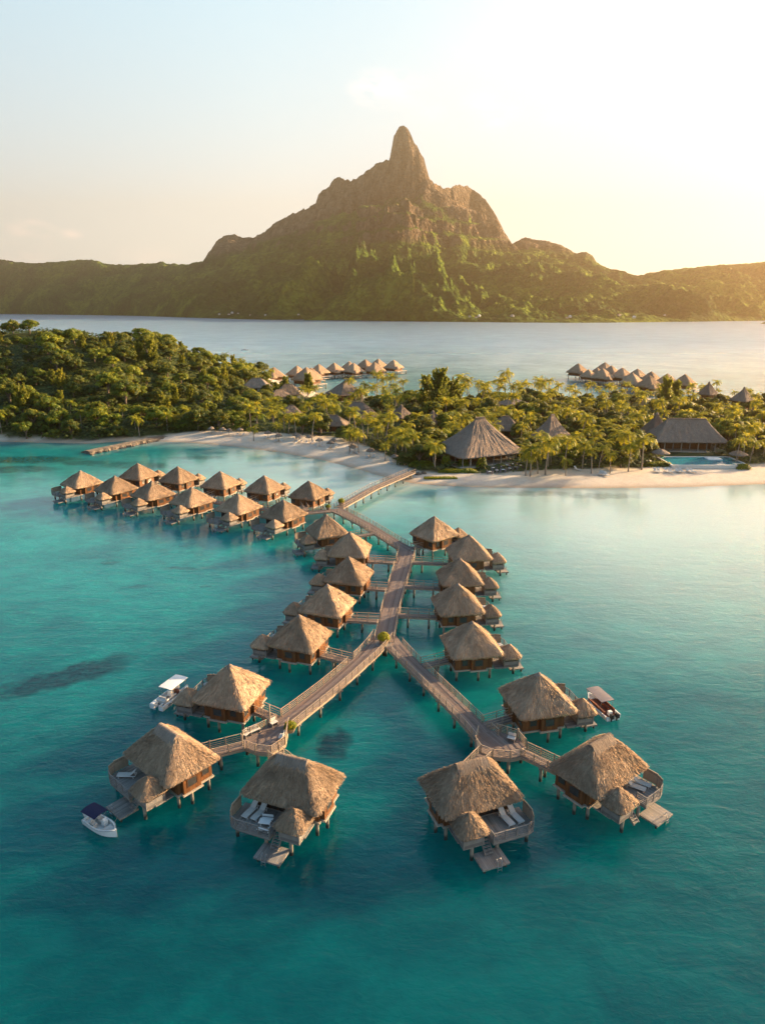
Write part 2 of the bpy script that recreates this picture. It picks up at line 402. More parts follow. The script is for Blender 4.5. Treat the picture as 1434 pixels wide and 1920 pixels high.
# ------------------------------------------------------------------ the lagoon
def build_water():
    m = NM('lagoon'); p = m.pos()
    sep = m.n('ShaderNodeSeparateXYZ'); m.l(p, sep.inputs[0])
    big = m.noise(m.map(p, (1, 1, 0)), .022, 5, .55, .6)
    mid = m.noise(m.map(p, (1, 1.6, 0), (0, 0, .5)), .11, 4, .6, .8)
    yy = m.math('ADD', sep.outputs[1], m.math('MULTIPLY', m.math('SUBTRACT', big, .5), 46.0))
    t = m.math('DIVIDE', yy, 1000.0)
    # depth of the lagoon bed: deep by the camera, shoaling to the sand, pale flats behind, then the channel; far stops also carry painted sky reflection
    col = m.ramp(t, [(.0, (.0, .062, .078)), (.045, (.0, .080, .095)), (.085, (.0, .145, .155)), (.15, (.002, .20, .215)), (.19, (.02, .24, .25)), (.26, (.008, .20, .22)), (.40, (.07, .28, .32)), (.62, (.24, .38, .46)), (.95, (.20, .31, .42))])
    pat = m.ramp(m.math('ADD', m.math('MULTIPLY', big, .55), m.math('MULTIPLY', mid, .45)), [(.36, .0), (.64, 1.0)])
    col = m.mix(pat, m.mix(1.0, col, (.45, .62, .70), 'MULTIPLY'), m.mix(1.0, col, (1.2, 1.2, 1.12), 'MULTIPLY'))
    mott = m.noise(m.map(p, (1, 1, 0)), .32, 5, .7, 1.2)
    col = m.mix(m.ramp(mott, [(.42, .0), (.62, .30)]), col, m.mix(1.0, col, (.5, .68, .74), 'MULTIPLY'))
    # shoals follow the beach: sand seen through less than a metre of water, plus painted sky reflection
    at_ = m.n('ShaderNodeAttribute', attribute_name='shoal_and_sheen')
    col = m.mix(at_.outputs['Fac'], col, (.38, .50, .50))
    ch = m.n('ShaderNodeAttribute', attribute_name='channel')
    col = m.mix(ch.outputs['Fac'], col, (.02, .045, .085))
    # coral heads and weed beds on the bottom, then further dark patches
    wob = m.n('ShaderNodeTexNoise'); m.l(p, wob.inputs['Vector']); wob.inputs['Scale'].default_value = .35; wob.inputs['Detail'].default_value = 5
    wv = m.n('ShaderNodeVectorMath', operation='MULTIPLY_ADD'); m.l(wob.outputs['Color'], wv.inputs[0]); wv.inputs[1].default_value = (5, 5, 0)
    off = m.n('ShaderNodeVectorMath', operation='ADD'); m.l(p, off.inputs[0]); off.inputs[1].default_value = (-2.5, -2.5, 0); m.l(off.outputs[0], wv.inputs[2])
    tot = None
    def patch(px, py, rx, ry, rot, w):
        nonlocal tot
        c = at(px, py)
        s = m.n('ShaderNodeVectorMath', operation='SUBTRACT'); m.l(wv.outputs[0], s.inputs[0]); s.inputs[1].default_value = (c.x, c.y, 0)
        q = m.map(s.outputs[0], (1, 1, 0), (0, 0, rot)); q = m.map(q, (1 / rx, 1 / ry, 0))
        l = m.n('ShaderNodeVectorMath', operation='LENGTH'); m.l(q, l.inputs[0])
        v = m.math('MULTIPLY', m.math('MULTIPLY', m.math('SUBTRACT', 1.25, l.outputs['Value'], clamp=True), 1.8, clamp=True), w)
        tot = v if tot is None else m.math('MAXIMUM', tot, v)
    patch(120, 1270, 9, 3.0, -.62, 1.0); patch(627, 1398, 1.9, 2.8, .1, 1.0)
    patch(210, 1055, 2.2, 1.2, 0, .6); patch(338, 1066, 3, 1, 0, .55); patch(255, 1100, 2.5, 1, 0, .4); patch(385, 1100, 1.5, .8, .4, .5)
    patch(60, 862, 17, 6, 0, .75); patch(250, 872, 12, 5, .2, .55); patch(20, 880, 15, 5, 0, .65); patch(160, 868, 9, 4, 0, .6); patch(370, 858, 9, 3, 0, .5)
    patch(980, 925, 14, 3, 0, .45); patch(1130, 930, 10, 3, 0, .4); patch(700, 1680, 9, 4, .3, .2); patch(1180, 1690, 12, 4, -.4, .2); patch(300, 1800, 12, 3, -.3, .18)  # dark patches just off the right beach, faint ones in the foreground
    fr = m.noise(p, .7, 4, .65)
    col = m.mix(m.math('MULTIPLY', tot, m.ramp(fr, [(.3, .6), (.6, 1.0)])), col, (.0, .022, .034))
    # ripples: short chop, wind wavelets, a low swell
    w1 = m.noise(m.map(p, (1.0, 1.9, 0), (0, 0, .35)), .85, 3, .6, .5)
    w2 = m.noise(m.map(p, (1.0, 2.3, 0), (0, 0, .15)), .22, 3, .55, .5)
    w3 = m.noise(m.map(p, (1, 1.5, 0), (0, 0, -.3)), 3.2, 2, .5)
    gust = m.ramp(m.noise(m.map(p, (.6, 2.2, 0)), .012, 4, .6), [(.35, .35), (.65, 1.0)])
    h = m.math('ADD', m.math('MULTIPLY', w1, .34), m.math('ADD', m.math('MULTIPLY', w2, .8), m.math('MULTIPLY', w3, .05)))
    h = m.math('MULTIPLY', h, gust)
    lee = m.math('MULTIPLY', m.math('DIVIDE', m.math('SUBTRACT', sep.outputs[1], 135.0), 45.0, clamp=True), m.math('LESS_THAN', sep.outputs[1], 300.0))
    h = m.math('MULTIPLY', h, m.math('SUBTRACT', 1.0, m.math('MULTIPLY', lee, .72)))
    b = m.n('ShaderNodeBump'); m.l(h, b.inputs['Height']); b.inputs['Strength'].default_value = .75; b.inputs['Distance'].default_value = .32
    rg = m.math('ADD', .07, m.math('MULTIPLY', m.math('DIVIDE', m.math('SUBTRACT', sep.outputs[1], 350.0), 700.0, clamp=True), .33)); s = m.pbr(col, rg, b.outputs[0], .5); s.inputs['IOR'].default_value = 1.333
    s.subsurface_method = 'BURLEY'; s.inputs['Subsurface Weight'].default_value = 1.0; s.inputs['Subsurface Radius'].default_value = (.4, 1.0, 1.0); s.inputs['Subsurface Scale'].default_value = 16.0
    mat = m.done(s)
    xs = np.concatenate([[-7000, -4500, -2500, -1200, -700], np.arange(-420, 421, 12.), [700, 1200, 2500, 4500, 7000]])
    ys = np.concatenate([[-590, -300, -100, 0], np.arange(40, 180, 14.), np.arange(180, 620, 5.), [660, 720, 800, 900, 1000, 1150, 1300, 1500, 1750, 2000, 2300, 2600, 3000, 3600, 4300, 5200, 7000, 8500]])
    X, Y = np.meshgrid(xs, ys); x = X.ravel(); y = Y.ravel(); n = len(xs); k = len(ys)
    i, j = np.meshgrid(np.arange(n - 1), np.arange(k - 1)); a = (j * n + i).ravel(); q = np.stack([a, a + 1, a + n + 1, a + n], 1)
    d = -inside_dist(x, y)
    shoal_and_sheen = np.clip(1 - (d - 1) / 13.0, 0, 1) ** 1.6 * np.where(x < -86, .25, np.where(x < 10, .8, .9))
    sky_sheen = np.clip((x - 5) / 45, 0, 1) * np.clip((y - 80) / 75, 0, 1) * (y < 200) * .85; shoal_and_sheen = np.maximum(shoal_and_sheen, sky_sheen)  # pale sky reflection painted into the mid-right water colour
    sky_sheen2 = np.clip(1 - np.abs(x + 20) / 60, 0, 1) * np.clip((y - 150) / 30, 0, 1) * (y < 262) * .6; shoal_and_sheen = np.maximum(shoal_and_sheen, sky_sheen2)  # same painted reflection between the bungalow rows and the beach
    chan = .6 * np.clip((y - 900) / 900, 0, 1) * (.2 + .8 * fbm(x / 500, y / 700, 3, 2)) * np.clip(1.15 - np.abs(x / np.maximum(y, 1) - .02) / .75, .25, 1)
    me = fast_mesh('water', np.stack([x, y, np.zeros_like(x)], 1), q, mat, True, {'shoal_and_sheen': shoal_and_sheen, 'channel': chan})
    tag(link('lagoon_water', me), kind='structure')
build_water()

# ------------------------------------------------------------------ the volcanic island across the lagoon
SKYLINE = [(-260, 484), (-60, 486), (0, 486), (30, 491), (60, 493), (110, 491), (135, 488), (150, 487), (175, 487), (185, 490), (200, 495), (240, 496), (290, 493), (305, 489), (314, 494), (350, 496), (380, 489), (388, 478), (397, 466), (408, 450), (420, 442), (440, 439), (455, 446), (480, 443), (497, 434), (512, 418), (540, 403), (570, 392), (592, 381), (597, 364), (608, 355), (617, 350), (625, 334), (636, 331), (648, 339), (668, 337), (682, 324), (700, 309), (716, 301), (730, 298), (733, 282), (738, 255), (745, 242), (754, 236), (764, 242), (773, 258), (780, 270), (789, 284), (797, 307), (806, 334), (815, 343), (830, 351), (845, 349), (858, 345), (875, 348), (895, 361), (910, 375), (925, 395), (935, 413), (945, 434), (960, 456), (970, 450), (985, 445), (1005, 450), (1030, 453), (1050, 459), (1068, 468), (1075, 474), (1085, 475), (1098, 471), (1110, 478), (1118, 492), (1140, 503), (1170, 511), (1195, 517), (1215, 512), (1250, 506), (1290, 502), (1340, 497), (1400, 494), (1434, 490), (1500, 488), (1700, 480)]
BODY = [(-260, 484), (0, 487), (150, 492), (300, 497), (380, 500), (430, 484), (500, 466), (560, 440), (600, 424), (650, 398), (700, 378), (745, 362), (790, 366), (830, 390), (880, 425), (930, 462), (970, 474), (1040, 484), (1110, 500), (1170, 513), (1195, 518), (1250, 508), (1340, 500), (1434, 494), (1700, 484)]
SHORE_PX = [(-260, 588.4), (0, 588.5), (120, 590), (250, 592), (350, 595.5), (450, 598.5), (540, 600.5), (717, 602), (900, 604.5), (1080, 605.5), (1200, 604.5), (1434, 601.5), (1700, 600)]
SPURS = [([(790, 372, 4090), (815, 392, 4000), (850, 440, 3800), (866, 486, 3560), (900, 512, 3400), (950, 540, 3200), (1010, 562, 3000), (1060, 592, 2720)], .80, 30),
         ([(600, 392, 4100), (640, 402, 3950), (700, 400, 3850), (735, 440, 3600), (770, 500, 3250), (800, 560, 2950)], .85, 40),
         ([(520, 425, 4200), (560, 470, 3800), (590, 515, 3400), (615, 530, 3200), (640, 560, 3000), (660, 594, 2740)], .75, 45),
         ([(806, 340, 4120), (850, 376, 4080), (890, 402, 4040), (925, 424, 4000), (965, 456, 3950), (1020, 500, 3800), (1080, 545, 3400), (1110, 590, 2720)], .9, 20),
         ([(430, 450, 4500), (440, 500, 4100), (420, 545, 3700), (400, 585, 3300)], .7, 50), ([(985, 452, 4150), (1040, 490, 3800), (1150, 535, 3300), (1210, 585, 2800)], .7, 40),
         ([(300, 500, 4850), (270, 540, 4400), (255, 575, 3950)], .6, 50), ([(140, 494, 5300), (110, 540, 4900), (100, 578, 4500)], .6, 50), ([(1300, 508, 3600), (1340, 545, 3200), (1380, 588, 2800)], .6, 50)]
def ray(px, py):
    a = (px - 717) / FPX; b = (960 - py) / FPX
    dy = math.cos(PITCH) + b * math.sin(PITCH)
    return a / dy, (-math.sin(PITCH) + b * math.cos(PITCH)) / dy
def build_mountain():
    sk = np.array([ray(*p) for p in SKYLINE]); bd = np.array([ray(*p) for p in BODY]); sh = np.array([(ray(*p)[0], at(*p).y) for p in SHORE_PX])
    T = np.linspace(-.82, .82, 1250)
    E = np.interp(T, sk[:, 0], sk[:, 1]) + (fbm(T * 260, T * 0, 4, 11) - .5) * .0026 + (ridged(T * 120, T * 0, 3, 15) - .62) * .007 * np.clip(1 - np.abs(T + .02) / .28, 0, 1); EB = np.minimum(np.interp(T, bd[:, 0], bd[:, 1]), E)
    YS = np.interp(T, sh[:, 0], sh[:, 1]) + 60 * (fbm(T * 14, T * 0 + 3, 3, 4) - .5)
    PX, PY = ray(756, 240)[0] * 4150, 4150.0
    # crest line: runs back to the peak, nearer at both sides
    YR = np.interp(T, [-.82, -.5, -.3, -.12, 0, .03, .07, .12, .2, .3, .5, .82], [5600, 5500, 4900, 4350, 4180, 4150, 4170, 4750, 4250, 3900, 3500, 3300]) 
    YR = np.maximum(YR, YS + 600)
    q = np.concatenate([np.linspace(0, .08, 16)[:-1], np.linspace(.08, .80, 130)[:-1], np.linspace(.80, 1.06, 110)[:-1], np.linspace(1.06, 2.2, 40)])
    Q, TT = np.meshgrid(q, T, indexing='ij')
    YY = YS[None, :] + (YR - YS)[None, :] * Q; XX = TT * YY
    HR = CAM_H + E[None, :] * YR[None, :]; HB = CAM_H + EB[None, :] * YR[None, :]
    g = np.where(Q <= 1, .14 * (1 - np.exp(-Q * 9)) + .86 * np.clip(Q, 0, 1) ** 1.45, np.clip(1 - (Q - 1) / 1.1, 0, 1) ** 1.2)
    h = HB * g
    dy = YY - YR[None, :]
    wcr = np.interp(T, [-.3, -.14, -.05, .02, .08, .095, .2, .3], [220, 160, 120, 90, 110, 260, 240, 180])[None, :]
    rough = (fbm(XX / 60, YY / 60, 4, 21) - .5)
    k = np.abs(dy + 70 * rough * np.clip(np.abs(dy) / 60, 0, 1)) / (wcr * (.55 + .9 * fbm(XX / 38, YY / 900, 3, 23)))
    crag = np.clip(1 - k, 0, 1); crag = np.where(crag > .0, crag ** .62, 0)
    h = h + (HR - HB) * crag
    # spurs and gullies falling away from the peak
    ang = np.arctan2(XX - PX, YY - PY); rad = np.hypot(XX - PX, YY - PY)
    wa = ang + .35 * (fbm(XX / 500, YY / 500, 3, 31) - .5)
    sp = 1 - np.abs(2 * vnoise(wa * 5.2, rad / 2600, 41) - 1); sp2 = ridged(XX / 330 + .3 * rough, YY / 420, 4, 51); sp3 = ridged(XX / 95, YY / 120, 3, 61)
    env = np.clip(Q / .12, 0, 1) * np.clip((1.0 - Q) / .22, 0, 1) * np.where(Q < 1, 1, 0)
    amp = HB * env
    h = h + amp * .85 * (.46 * (sp - .62) * np.clip(rad / 1000 - .25, 0, 1) + .44 * (sp2 - .60) + .26 * (sp3 - .55))
    rk = np.zeros_like(h)
    for line, sl, w in SPURS:
        P3 = []
        for px, py, Y in line:
            t_, e_ = ray(px, py); P3.append((t_ * Y, Y, CAM_H + e_ * Y))
        wx = XX + 130 * (fbm(XX / 260, YY / 260, 3, 81) - .5); wy = YY + 130 * (fbm(XX / 260, YY / 260, 3, 91) - .5)
        best = np.full_like(h, -1e9)
        for (ax, ay, az), (bx, by, bz) in zip(P3[:-1], P3[1:]):
            ex, ey = bx - ax, by - ay; f_ = np.clip(((wx - ax) * ex + (wy - ay) * ey) / (ex * ex + ey * ey), 0, 1)
            dd = np.hypot(wx - ax - f_ * ex, wy - ay - f_ * ey); zz = az + (bz - az) * f_ - sl * (np.sqrt(dd * dd + w * w) - w); best = np.maximum(best, zz)
        best = best + 26 * (ridged(XX / 130, YY / 150, 3, 95) - .6) * np.clip((best - 20) / 80, 0, 1)
        a_ = best - h; s_ = 28.0; soft = np.where(a_ > s_, a_, np.where(a_ < -s_, 0, (a_ + s_) ** 2 / (4 * s_)))
        h = h + soft * np.clip(Q / .05, 0, 1) * (Q < 1.0)
    h = h + env * 24 * (fbm(XX / 24, YY / 24, 3, 71) - .5)
    tb = 40 * fbm(XX / 180, YY / 180, 3, 98); h = h + np.clip((h - 170) / 120, 0, 1) * env * 11 * np.sin(2 * np.pi * (h + tb) / 78)
    h = np.where(Q < .015, np.minimum(h, 3), h); h = np.where(Q <= 0, -2, h)
    # nothing in front may stand above the skyline
    lim = CAM_H + (E[None, :] - .0012) * YY
    h = np.where(Q < .93, np.minimum(h, np.maximum(lim, 4)), h); h = np.maximum(h, -2)
    # steepness gives bare rock
    gy = np.gradient(h, axis=0) / np.maximum(np.gradient(YY, axis=0), 1e-3); gx = np.gradient(h, axis=1) / np.maximum(np.gradient(XX, axis=1), 1e-3)
    steep = np.clip((np.hypot(gx, gy) - 1.05) / 1.0, 0, 1)
    rock = np.clip(steep * .75 * np.clip((h - 240) / 200, 0, 1) + np.clip((h - HB * .90 - 20) / 60, 0, 1) * np.clip(HR / 500 - .3, 0, 1), 0, 1)
    n, k_ = Q.shape
    i, j = np.meshgrid(np.arange(k_ - 1), np.arange(n - 1)); a = (j * k_ + i).ravel(); f = np.stack([a, a + 1, a + k_ + 1, a + k_], 1)
    m = NM('forested_volcano'); p = m.pos()
    r = m.n('ShaderNodeAttribute', attribute_name='rock')
    n1 = m.noise(p, .0045, 6, .62); n2 = m.noise(p, .035, 5, .7); n3 = m.noise(m.map(p, (1, 1, .25)), .03, 6, .7)
    vor = m.n('ShaderNodeTexVoronoi'); m.l(p, vor.inputs['Vector']); vor.inputs['Scale'].default_value = .06
    veg = m.ramp(m.math('ADD', m.math('MULTIPLY', n1, .55), m.math('MULTIPLY', n2, .45)), [(.38, (.012, .040, .009)), (.5, (.060, .115, .014)), (.60, (.20, .26, .025))])
    rk = m.ramp(n3, [(.3, (.03, .022, .016)), (.48, (.12, .085, .058)), (.66, (.28, .20, .14))])
    rf = m.math('MULTIPLY', m.math('SUBTRACT', m.math('ADD', r.outputs['Fac'], m.math('MULTIPLY', n2, .5)), .42), 2.6, clamp=True)
    col = m.mix(rf, veg, rk)
    tree = m.math('SUBTRACT', 1.0, m.math('MULTIPLY', vor.outputs['Distance'], 1.1))
    hh = m.math('ADD', m.math('MULTIPLY', tree, .6), n2)
    mat = m.done(m.pbr(col, .95, m.bump(hh, 1.0, 45.0), .05))
    me = fast_mesh('volcano', np.stack([XX.ravel(), YY.ravel(), h.ravel()], 1), f, mat, True, {'rock': rock.ravel()})
    tag(link('mountain_island', me), kind='structure')
    # small dark headland at the right edge of the lagoon
    hx, hy = at(1440, 607).xy
    th, rr = np.meshgrid(np.linspace(0, 2 * np.pi, 60, endpoint=False), np.linspace(0, 1, 24), indexing='ij')
    X2 = hx + 95 + np.cos(th) * rr * 120; Y2 = hy + np.sin(th) * rr * 60; Z2 = -1 + 17 * (1 - rr ** 2) * (.5 + fbm(X2 / 12, Y2 / 12, 4, 8))
    i, j = np.meshgrid(np.arange(23), np.arange(60)); a = (j * 24 + i).ravel(); b = ((j + 1) % 60 * 24 + i).ravel()
    me = fast_mesh('headland', np.stack([X2.ravel(), Y2.ravel(), Z2.ravel()], 1), np.stack([a, b, b + 1, a + 1], 1), mat, True, {'rock': np.zeros(X2.size)})
    tag(link('headland_terrain', me), kind='structure')
    return T, YS
MT, MYS = build_mountain()

# ------------------------------------------------------------------ haze
HAZE = 1
if HAZE:
    hb = MB(); hb.box((0, 4000, 598), (14400, 9200, 1202)) 
    m = bpy.data.materials.new('haze'); m.use_nodes = True; t = m.node_tree; t.nodes.clear()
    o = t.nodes.new('ShaderNodeOutputMaterial'); v = t.nodes.new('ShaderNodeVolumePrincipled')
    v.inputs['Color'].default_value = (1.0, .70, .40, 1); v.inputs['Density'].default_value = .000105; v.inputs['Anisotropy'].default_value = .84
    t.links.new(v.outputs[0], o.inputs['Volume'])
    tag(hb.build('haze', m), kind='stuff')
# ------------------------------------------------------------------ boardwalks
def mirror_mb(mb):
    mb.v = [(-x, y, z) for x, y, z in mb.v]
    uv = []; k = 0; nf = []
    for f in mb.f:
        n = len(f); nf.append(tuple(reversed(f))); uv += list(reversed(mb.uv[k:k + n])); k += n
    mb.f = nf; mb.uv = uv
def resample(pts, step):
    out = []; 
    for i in range(len(pts) - 1):
        a, b = pts[i], pts[i + 1]; L = math.hypot(b[0] - a[0], b[1] - a[1]); n = max(1, int(round(L / step)))
        for k in range(n): out.append(tuple(a[c] + (b[c] - a[c]) * k / n for c in range(len(a))))
    out.append(tuple(pts[-1])); return out
def railing_mb(mb, pts, z, gaps=(), h=1.0, step=1.9, rails=4, post=.10):
    rs = resample([tuple(p[:2]) for p in pts], step)
    ok = lambda p: not any(math.hypot(p[0] - g[0], p[1] - g[1]) < g[2] for g in gaps)
    used = set()
    for i in range(len(rs) - 1):
        a, b = rs[i], rs[i + 1]; mid = ((a[0] + b[0]) / 2, (a[1] + b[1]) / 2)
        if not ok(mid): continue
        used.add(i); used.add(i + 1)
        for k in range(rails):
            zz = z + h * (k + 1) / rails - (.02 if k == rails - 1 else .08)
            w = .10 if k == rails - 1 else .04
            mb.bar((*a, zz), (*b, zz), w, .05 if k == rails - 1 else .055)
    for i in used:
        mb.bar((*rs[i], z - .05), (*rs[i], z + h + .04), post, post, Vector((1, 0, 0)))
def rail_runs(pts, gaps, step):
    rs = resample([tuple(p[:2]) for p in pts], step); runs = []; cur = []
    for i in range(len(rs) - 1):
        a, b = rs[i], rs[i + 1]; mid = ((a[0] + b[0]) / 2, (a[1] + b[1]) / 2)
        if any(math.hypot(mid[0] - g[0], mid[1] - g[1]) < g[2] for g in gaps):
            if len(cur) > 1: runs.append(cur)
            cur = []
        else: cur = (cur or [a]) + [b]
    if len(cur) > 1: runs.append(cur)
    return runs
PILE_ME = {}
def pile_mesh(r, top, bot=-1.2):
    k = (r, round(top, 2), bot)
    if k not in PILE_ME:
        mb = MB(); mb.tube([(0, 0, bot), (0, 0, top * .5), (.01, 0, top)], [r * 1.08, r * 1.03, r], 10, True, .05)
        PILE_ME[k] = mb.mesh('pile', M['pile'], True)
    return PILE_ME[k]
def offset_line(pts, side):
    out = []
    for i, p in enumerate(pts):
        a = pts[max(i - 1, 0)]; b = pts[min(i + 1, len(pts) - 1)]
        t = Vector((b[0] - a[0], b[1] - a[1])).normalized(); n = Vector((t.y, -t.x)) * side * p[2] / 2
        # mitre
        if 0 < i < len(pts) - 1:
            t1 = Vector((p[0] - a[0], p[1] - a[1])).normalized(); c = max(.5, t1.dot(t)); n = n / c
        out.append((p[0] + n.x, p[1] + n.y))
    return out
WZ = [1.95]
def walkway(name, label, cat, pts, gapsL=(), gapsR=(), z=None, rail=(1, 1), pile_step=5.0, rails=4, pr=.16, post=.1, group=None, h=1.0, ends=(1, 1)):
    if z is None: WZ[0] += .007; z = WZ[0]
    fp = resample(pts, 1.5) if len(pts) > 2 else pts
    # round the corners a little
    if len(pts) > 2:
        for _ in range(3):
            fp = [fp[0]] + [tuple((fp[i - 1][c] + 2 * fp[i][c] + fp[i + 1][c]) / 4 for c in range(3)) for i in range(1, len(fp) - 1)] + [fp[-1]]
    root = empty(name, (pts[0][0], pts[0][1], 0)); o = Vector((-pts[0][0], -pts[0][1]))
    tag(root, label, cat, group)
    fp = [(p[0] + o.x, p[1] + o.y, p[2]) for p in fp]
    L, Rr = offset_line(fp, -1), offset_line(fp, 1)
    mb = MB(); d = 0; P = [[], [], [], []]; U = [[], [], [], []]
    for i, p in enumerate(fp):
        if i: d += math.hypot(p[0] - fp[i - 1][0], p[1] - fp[i - 1][1])
        for k, (q, zz, u) in enumerate(((Rr[i], z - .12, -.2), (Rr[i], z, 0), (L[i], z, p[2]), (L[i], z - .12, p[2] + .2))):
            P[k].append((*q, zz)); U[k].append((u, d))
    mb.grid(P, U)
    mb.grid([P[3], P[0]], [U[3], U[0]])
    for e in (0, -1): mb.face([P[k][e] for k in range(4)])
    mb.build('deck', M['deck'], root)
    fb = MB()
    for side, line in ((-1, offset_line([(p[0], p[1], p[2] - .02) for p in fp], -1)), (1, offset_line([(p[0], p[1], p[2] - .02) for p in fp], 1))):
        for i in range(len(line) - 1): fb.bar((*line[i], z - .20), (*line[i + 1], z - .20), .12, .27)
    inn = offset_line([(p[0], p[1], p[2] * .4) for p in fp], 1)
    for i in range(len(inn) - 1): fb.bar((*inn[i], z - .24), (*inn[i + 1], z - .24), .14, .2)
    fb.build('edge_beam', M['rail'], root)
    gl = [(g[0] + o.x, g[1] + o.y, g[2]) for g in gapsL]; gr = [(g[0] + o.x, g[1] + o.y, g[2]) for g in gapsR]
    for on, line, gp in ((rail[0], L, gl), (rail[1], Rr, gr)):
        if on:
            for run in rail_runs(line, gp, 1.9):
                mb = MB(); railing_mb(mb, run, z, (), h, 50, rails, post); mb.build('railing', M['rail'], root)
    tot = d; n = max(1, int(round(tot / pile_step)))
    acc = 0; marks = [(k + .5) * tot / n for k in range(n)]; i = 1
    for mk in marks:
        while i < len(fp) and acc + math.hypot(fp[i][0] - fp[i - 1][0], fp[i][1] - fp[i - 1][1]) < mk: acc += math.hypot(fp[i][0] - fp[i - 1][0], fp[i][1] - fp[i - 1][1]); i += 1
        if i >= len(fp): break
        a, b = fp[i - 1], fp[i]; t = Vector((b[0] - a[0], b[1] - a[1])); f = (mk - acc) / max(t.length, .01); t.normalize(); nn = Vector((t.y, -t.x)); c = Vector((a[0] + (b[0] - a[0]) * f, a[1] + (b[1] - a[1]) * f)); w = a[2] / 2 - .25
        for s in (-1, 1):
            link('pile', pile_mesh(pr, z - .34), root, (c.x + nn.x * w * s, c.y + nn.y * w * s, 0))
        cb = MB(); cb.bar((c.x - nn.x * (w + .4), c.y - nn.y * (w + .4), z - .44), (c.x + nn.x * (w + .4), c.y + nn.y * (w + .4), z - .44), .2, .2); cb.build('cross_beam', M['greywood'], root)
    return root

# ------------------------------------------------------------------ bungalows
def round_rect(hw, hd, r, n):
    pts = []; L = []
    segs = [((hw - r, -hd), (hw - r, -hd))]
    path = []
    for (cx, cy, a0) in ((hw - r, -hd + r, -90), (hw - r, hd - r, 0), (-hw + r, hd - r, 90), (-hw + r, -hd + r, 180)):
        for k in range(9): a = R(a0 + 90 * k / 8); path.append((cx + r * math.cos(a), cy + r * math.sin(a)))
    path.append(path[0]); cum = [0]
    for i in range(1, len(path)): cum.append(cum[-1] + math.dist(path[i], path[i - 1]))
    for k in range(n):
        s = cum[-1] * k / n; i = max(j for j in range(len(cum)) if cum[j] <= s + 1e-9); i = min(i, len(path) - 2)
        f = (s - cum[i]) / (cum[i + 1] - cum[i]); pts.append((path[i][0] + (path[i + 1][0] - path[i][0]) * f, path[i][1] + (path[i + 1][1] - path[i][1]) * f)); L.append(s)
    return pts, L, cum[-1]
def thatch_roof(hw, hd, rh, ze, zt, N, Mr, seed, amp=.09, r=.55, concave=.0, fringe=.42, tufts=0, rhy=0.0, mat=None):
    rnd = random.Random(seed); ring, L, per = round_rect(hw, hd, r, N)
    slope = math.hypot(min(hw, hd), zt - ze)
    mb = MB(); mb.per = per; rows = []; UV = []
    sU = np.array(L)
    for i in range(Mr + 1):
        s = (i / Mr) ** .92; row = []; uvr = []
        n1 = (vnoise(sU * 3.2 + seed * 7, sU * 0 + s * 5, seed) - .5) + .6 * (vnoise(sU * 7.5, sU * 0 + s * 9, seed + 3) - .5); n2 = fbm(sU * .8, sU * 0 + s * 4, 2, seed + 9) - .5
        k = s ** (1 + concave)
        for j, (x, y) in enumerate(ring):
            rx = max(-1, min(1, x / hw)) * rh; ry = max(-1, min(1, y / hd)) * rhy
            px, py = rx + (x - rx) * s, ry + (y - ry) * s
            zz = zt - (zt - ze) * (s ** (1 / (1 + concave)) if concave else s)
            zz += .10 * math.sin(math.pi * s) if not concave else 0
            dsp = (n1[j] * amp * 1.5 + n2[j] * amp * 1.6) * min(1, s * 5)
            nx, ny = x / hw, y / hd; nl = max(.01, math.hypot(nx, ny))
            row.append((px + nx / nl * dsp * .6, py + ny / nl * dsp * .6, zz + dsp * .8)); uvr.append((L[j], s * slope))
        rows.append(row); UV.append(uvr)
    last = rows[-1]; jag = [rnd.uniform(-.10, .07) for _ in ring]
    row = [(p[0] * (1 - .03 / hw), p[1] * (1 - .03 / hd), p[2] - fringe * .55 + jag[j] * .5) for j, p in enumerate(last)]; rows.append(row); UV.append([(L[j], slope + fringe * .5) for j in range(N)])
    row = [(p[0] * (1 - .14 / hw), p[1] * (1 - .14 / hd), p[2] - fringe + jag[j]) for j, p in enumerate(last)]; rows.append(row); UV.append([(L[j], slope + fringe) for j in range(N)])
    row = [(p[0] * (1 - .45 / hw), p[1] * (1 - .45 / hd), ze - fringe * .5) for p in ring and [(q[0], q[1]) for q in ring]]; rows.append(row); UV.append([(L[j], slope + fringe + .4) for j in range(N)])
    row = [(p[0] * (.25), p[1] * (.25), ze + (zt - ze) * .6) for p in ring]; rows.append(row); UV.append([(L[j], slope + fringe + 2) for j in range(N)])
    rows = [rw for rw in rows]
    mb.grid(rows[::-1], UV[::-1], closed=True)
    for _ in range(tufts):
        j = rnd.randrange(N); s0 = rnd.uniform(.06, .98) ** .6; ln = rnd.uniform(.25, .7); s1 = min(1.06, s0 + ln / slope)
        x, y = ring[j]; rx = x / hw * rh; ry = y / hd * rhy; nx, ny = x / hw, y / hd; nl = max(.01, math.hypot(nx, ny)); nx /= nl; ny /= nl
        def pt(s, lift): 
            zz = zt - (zt - ze) * (s ** (1 / (1 + concave)) if concave else s) + (.10 * math.sin(math.pi * min(s, 1)) if not concave else 0)
            return Vector((rx + (x - rx) * s + nx * lift * .6, ry + (y - ry) * s + ny * lift * .6, zz + lift))
        a = pt(s0, .0); b = pt(s1, rnd.uniform(.04, .15)); tx, ty = -ny, nx; w = rnd.uniform(.02, .055); sk = rnd.uniform(-.12, .12)
        u0 = L[j]; 
        mb.face([a + Vector((tx, ty, 0)) * w, a - Vector((tx, ty, 0)) * w, b + Vector((tx, ty, 0)) * (sk - w * .5), b + Vector((tx, ty, 0)) * (sk + w * .5)], [(u0, s0 * slope), (u0 + .1, s0 * slope), (u0 + .1, s1 * slope), (u0, s1 * slope)])
    return mb
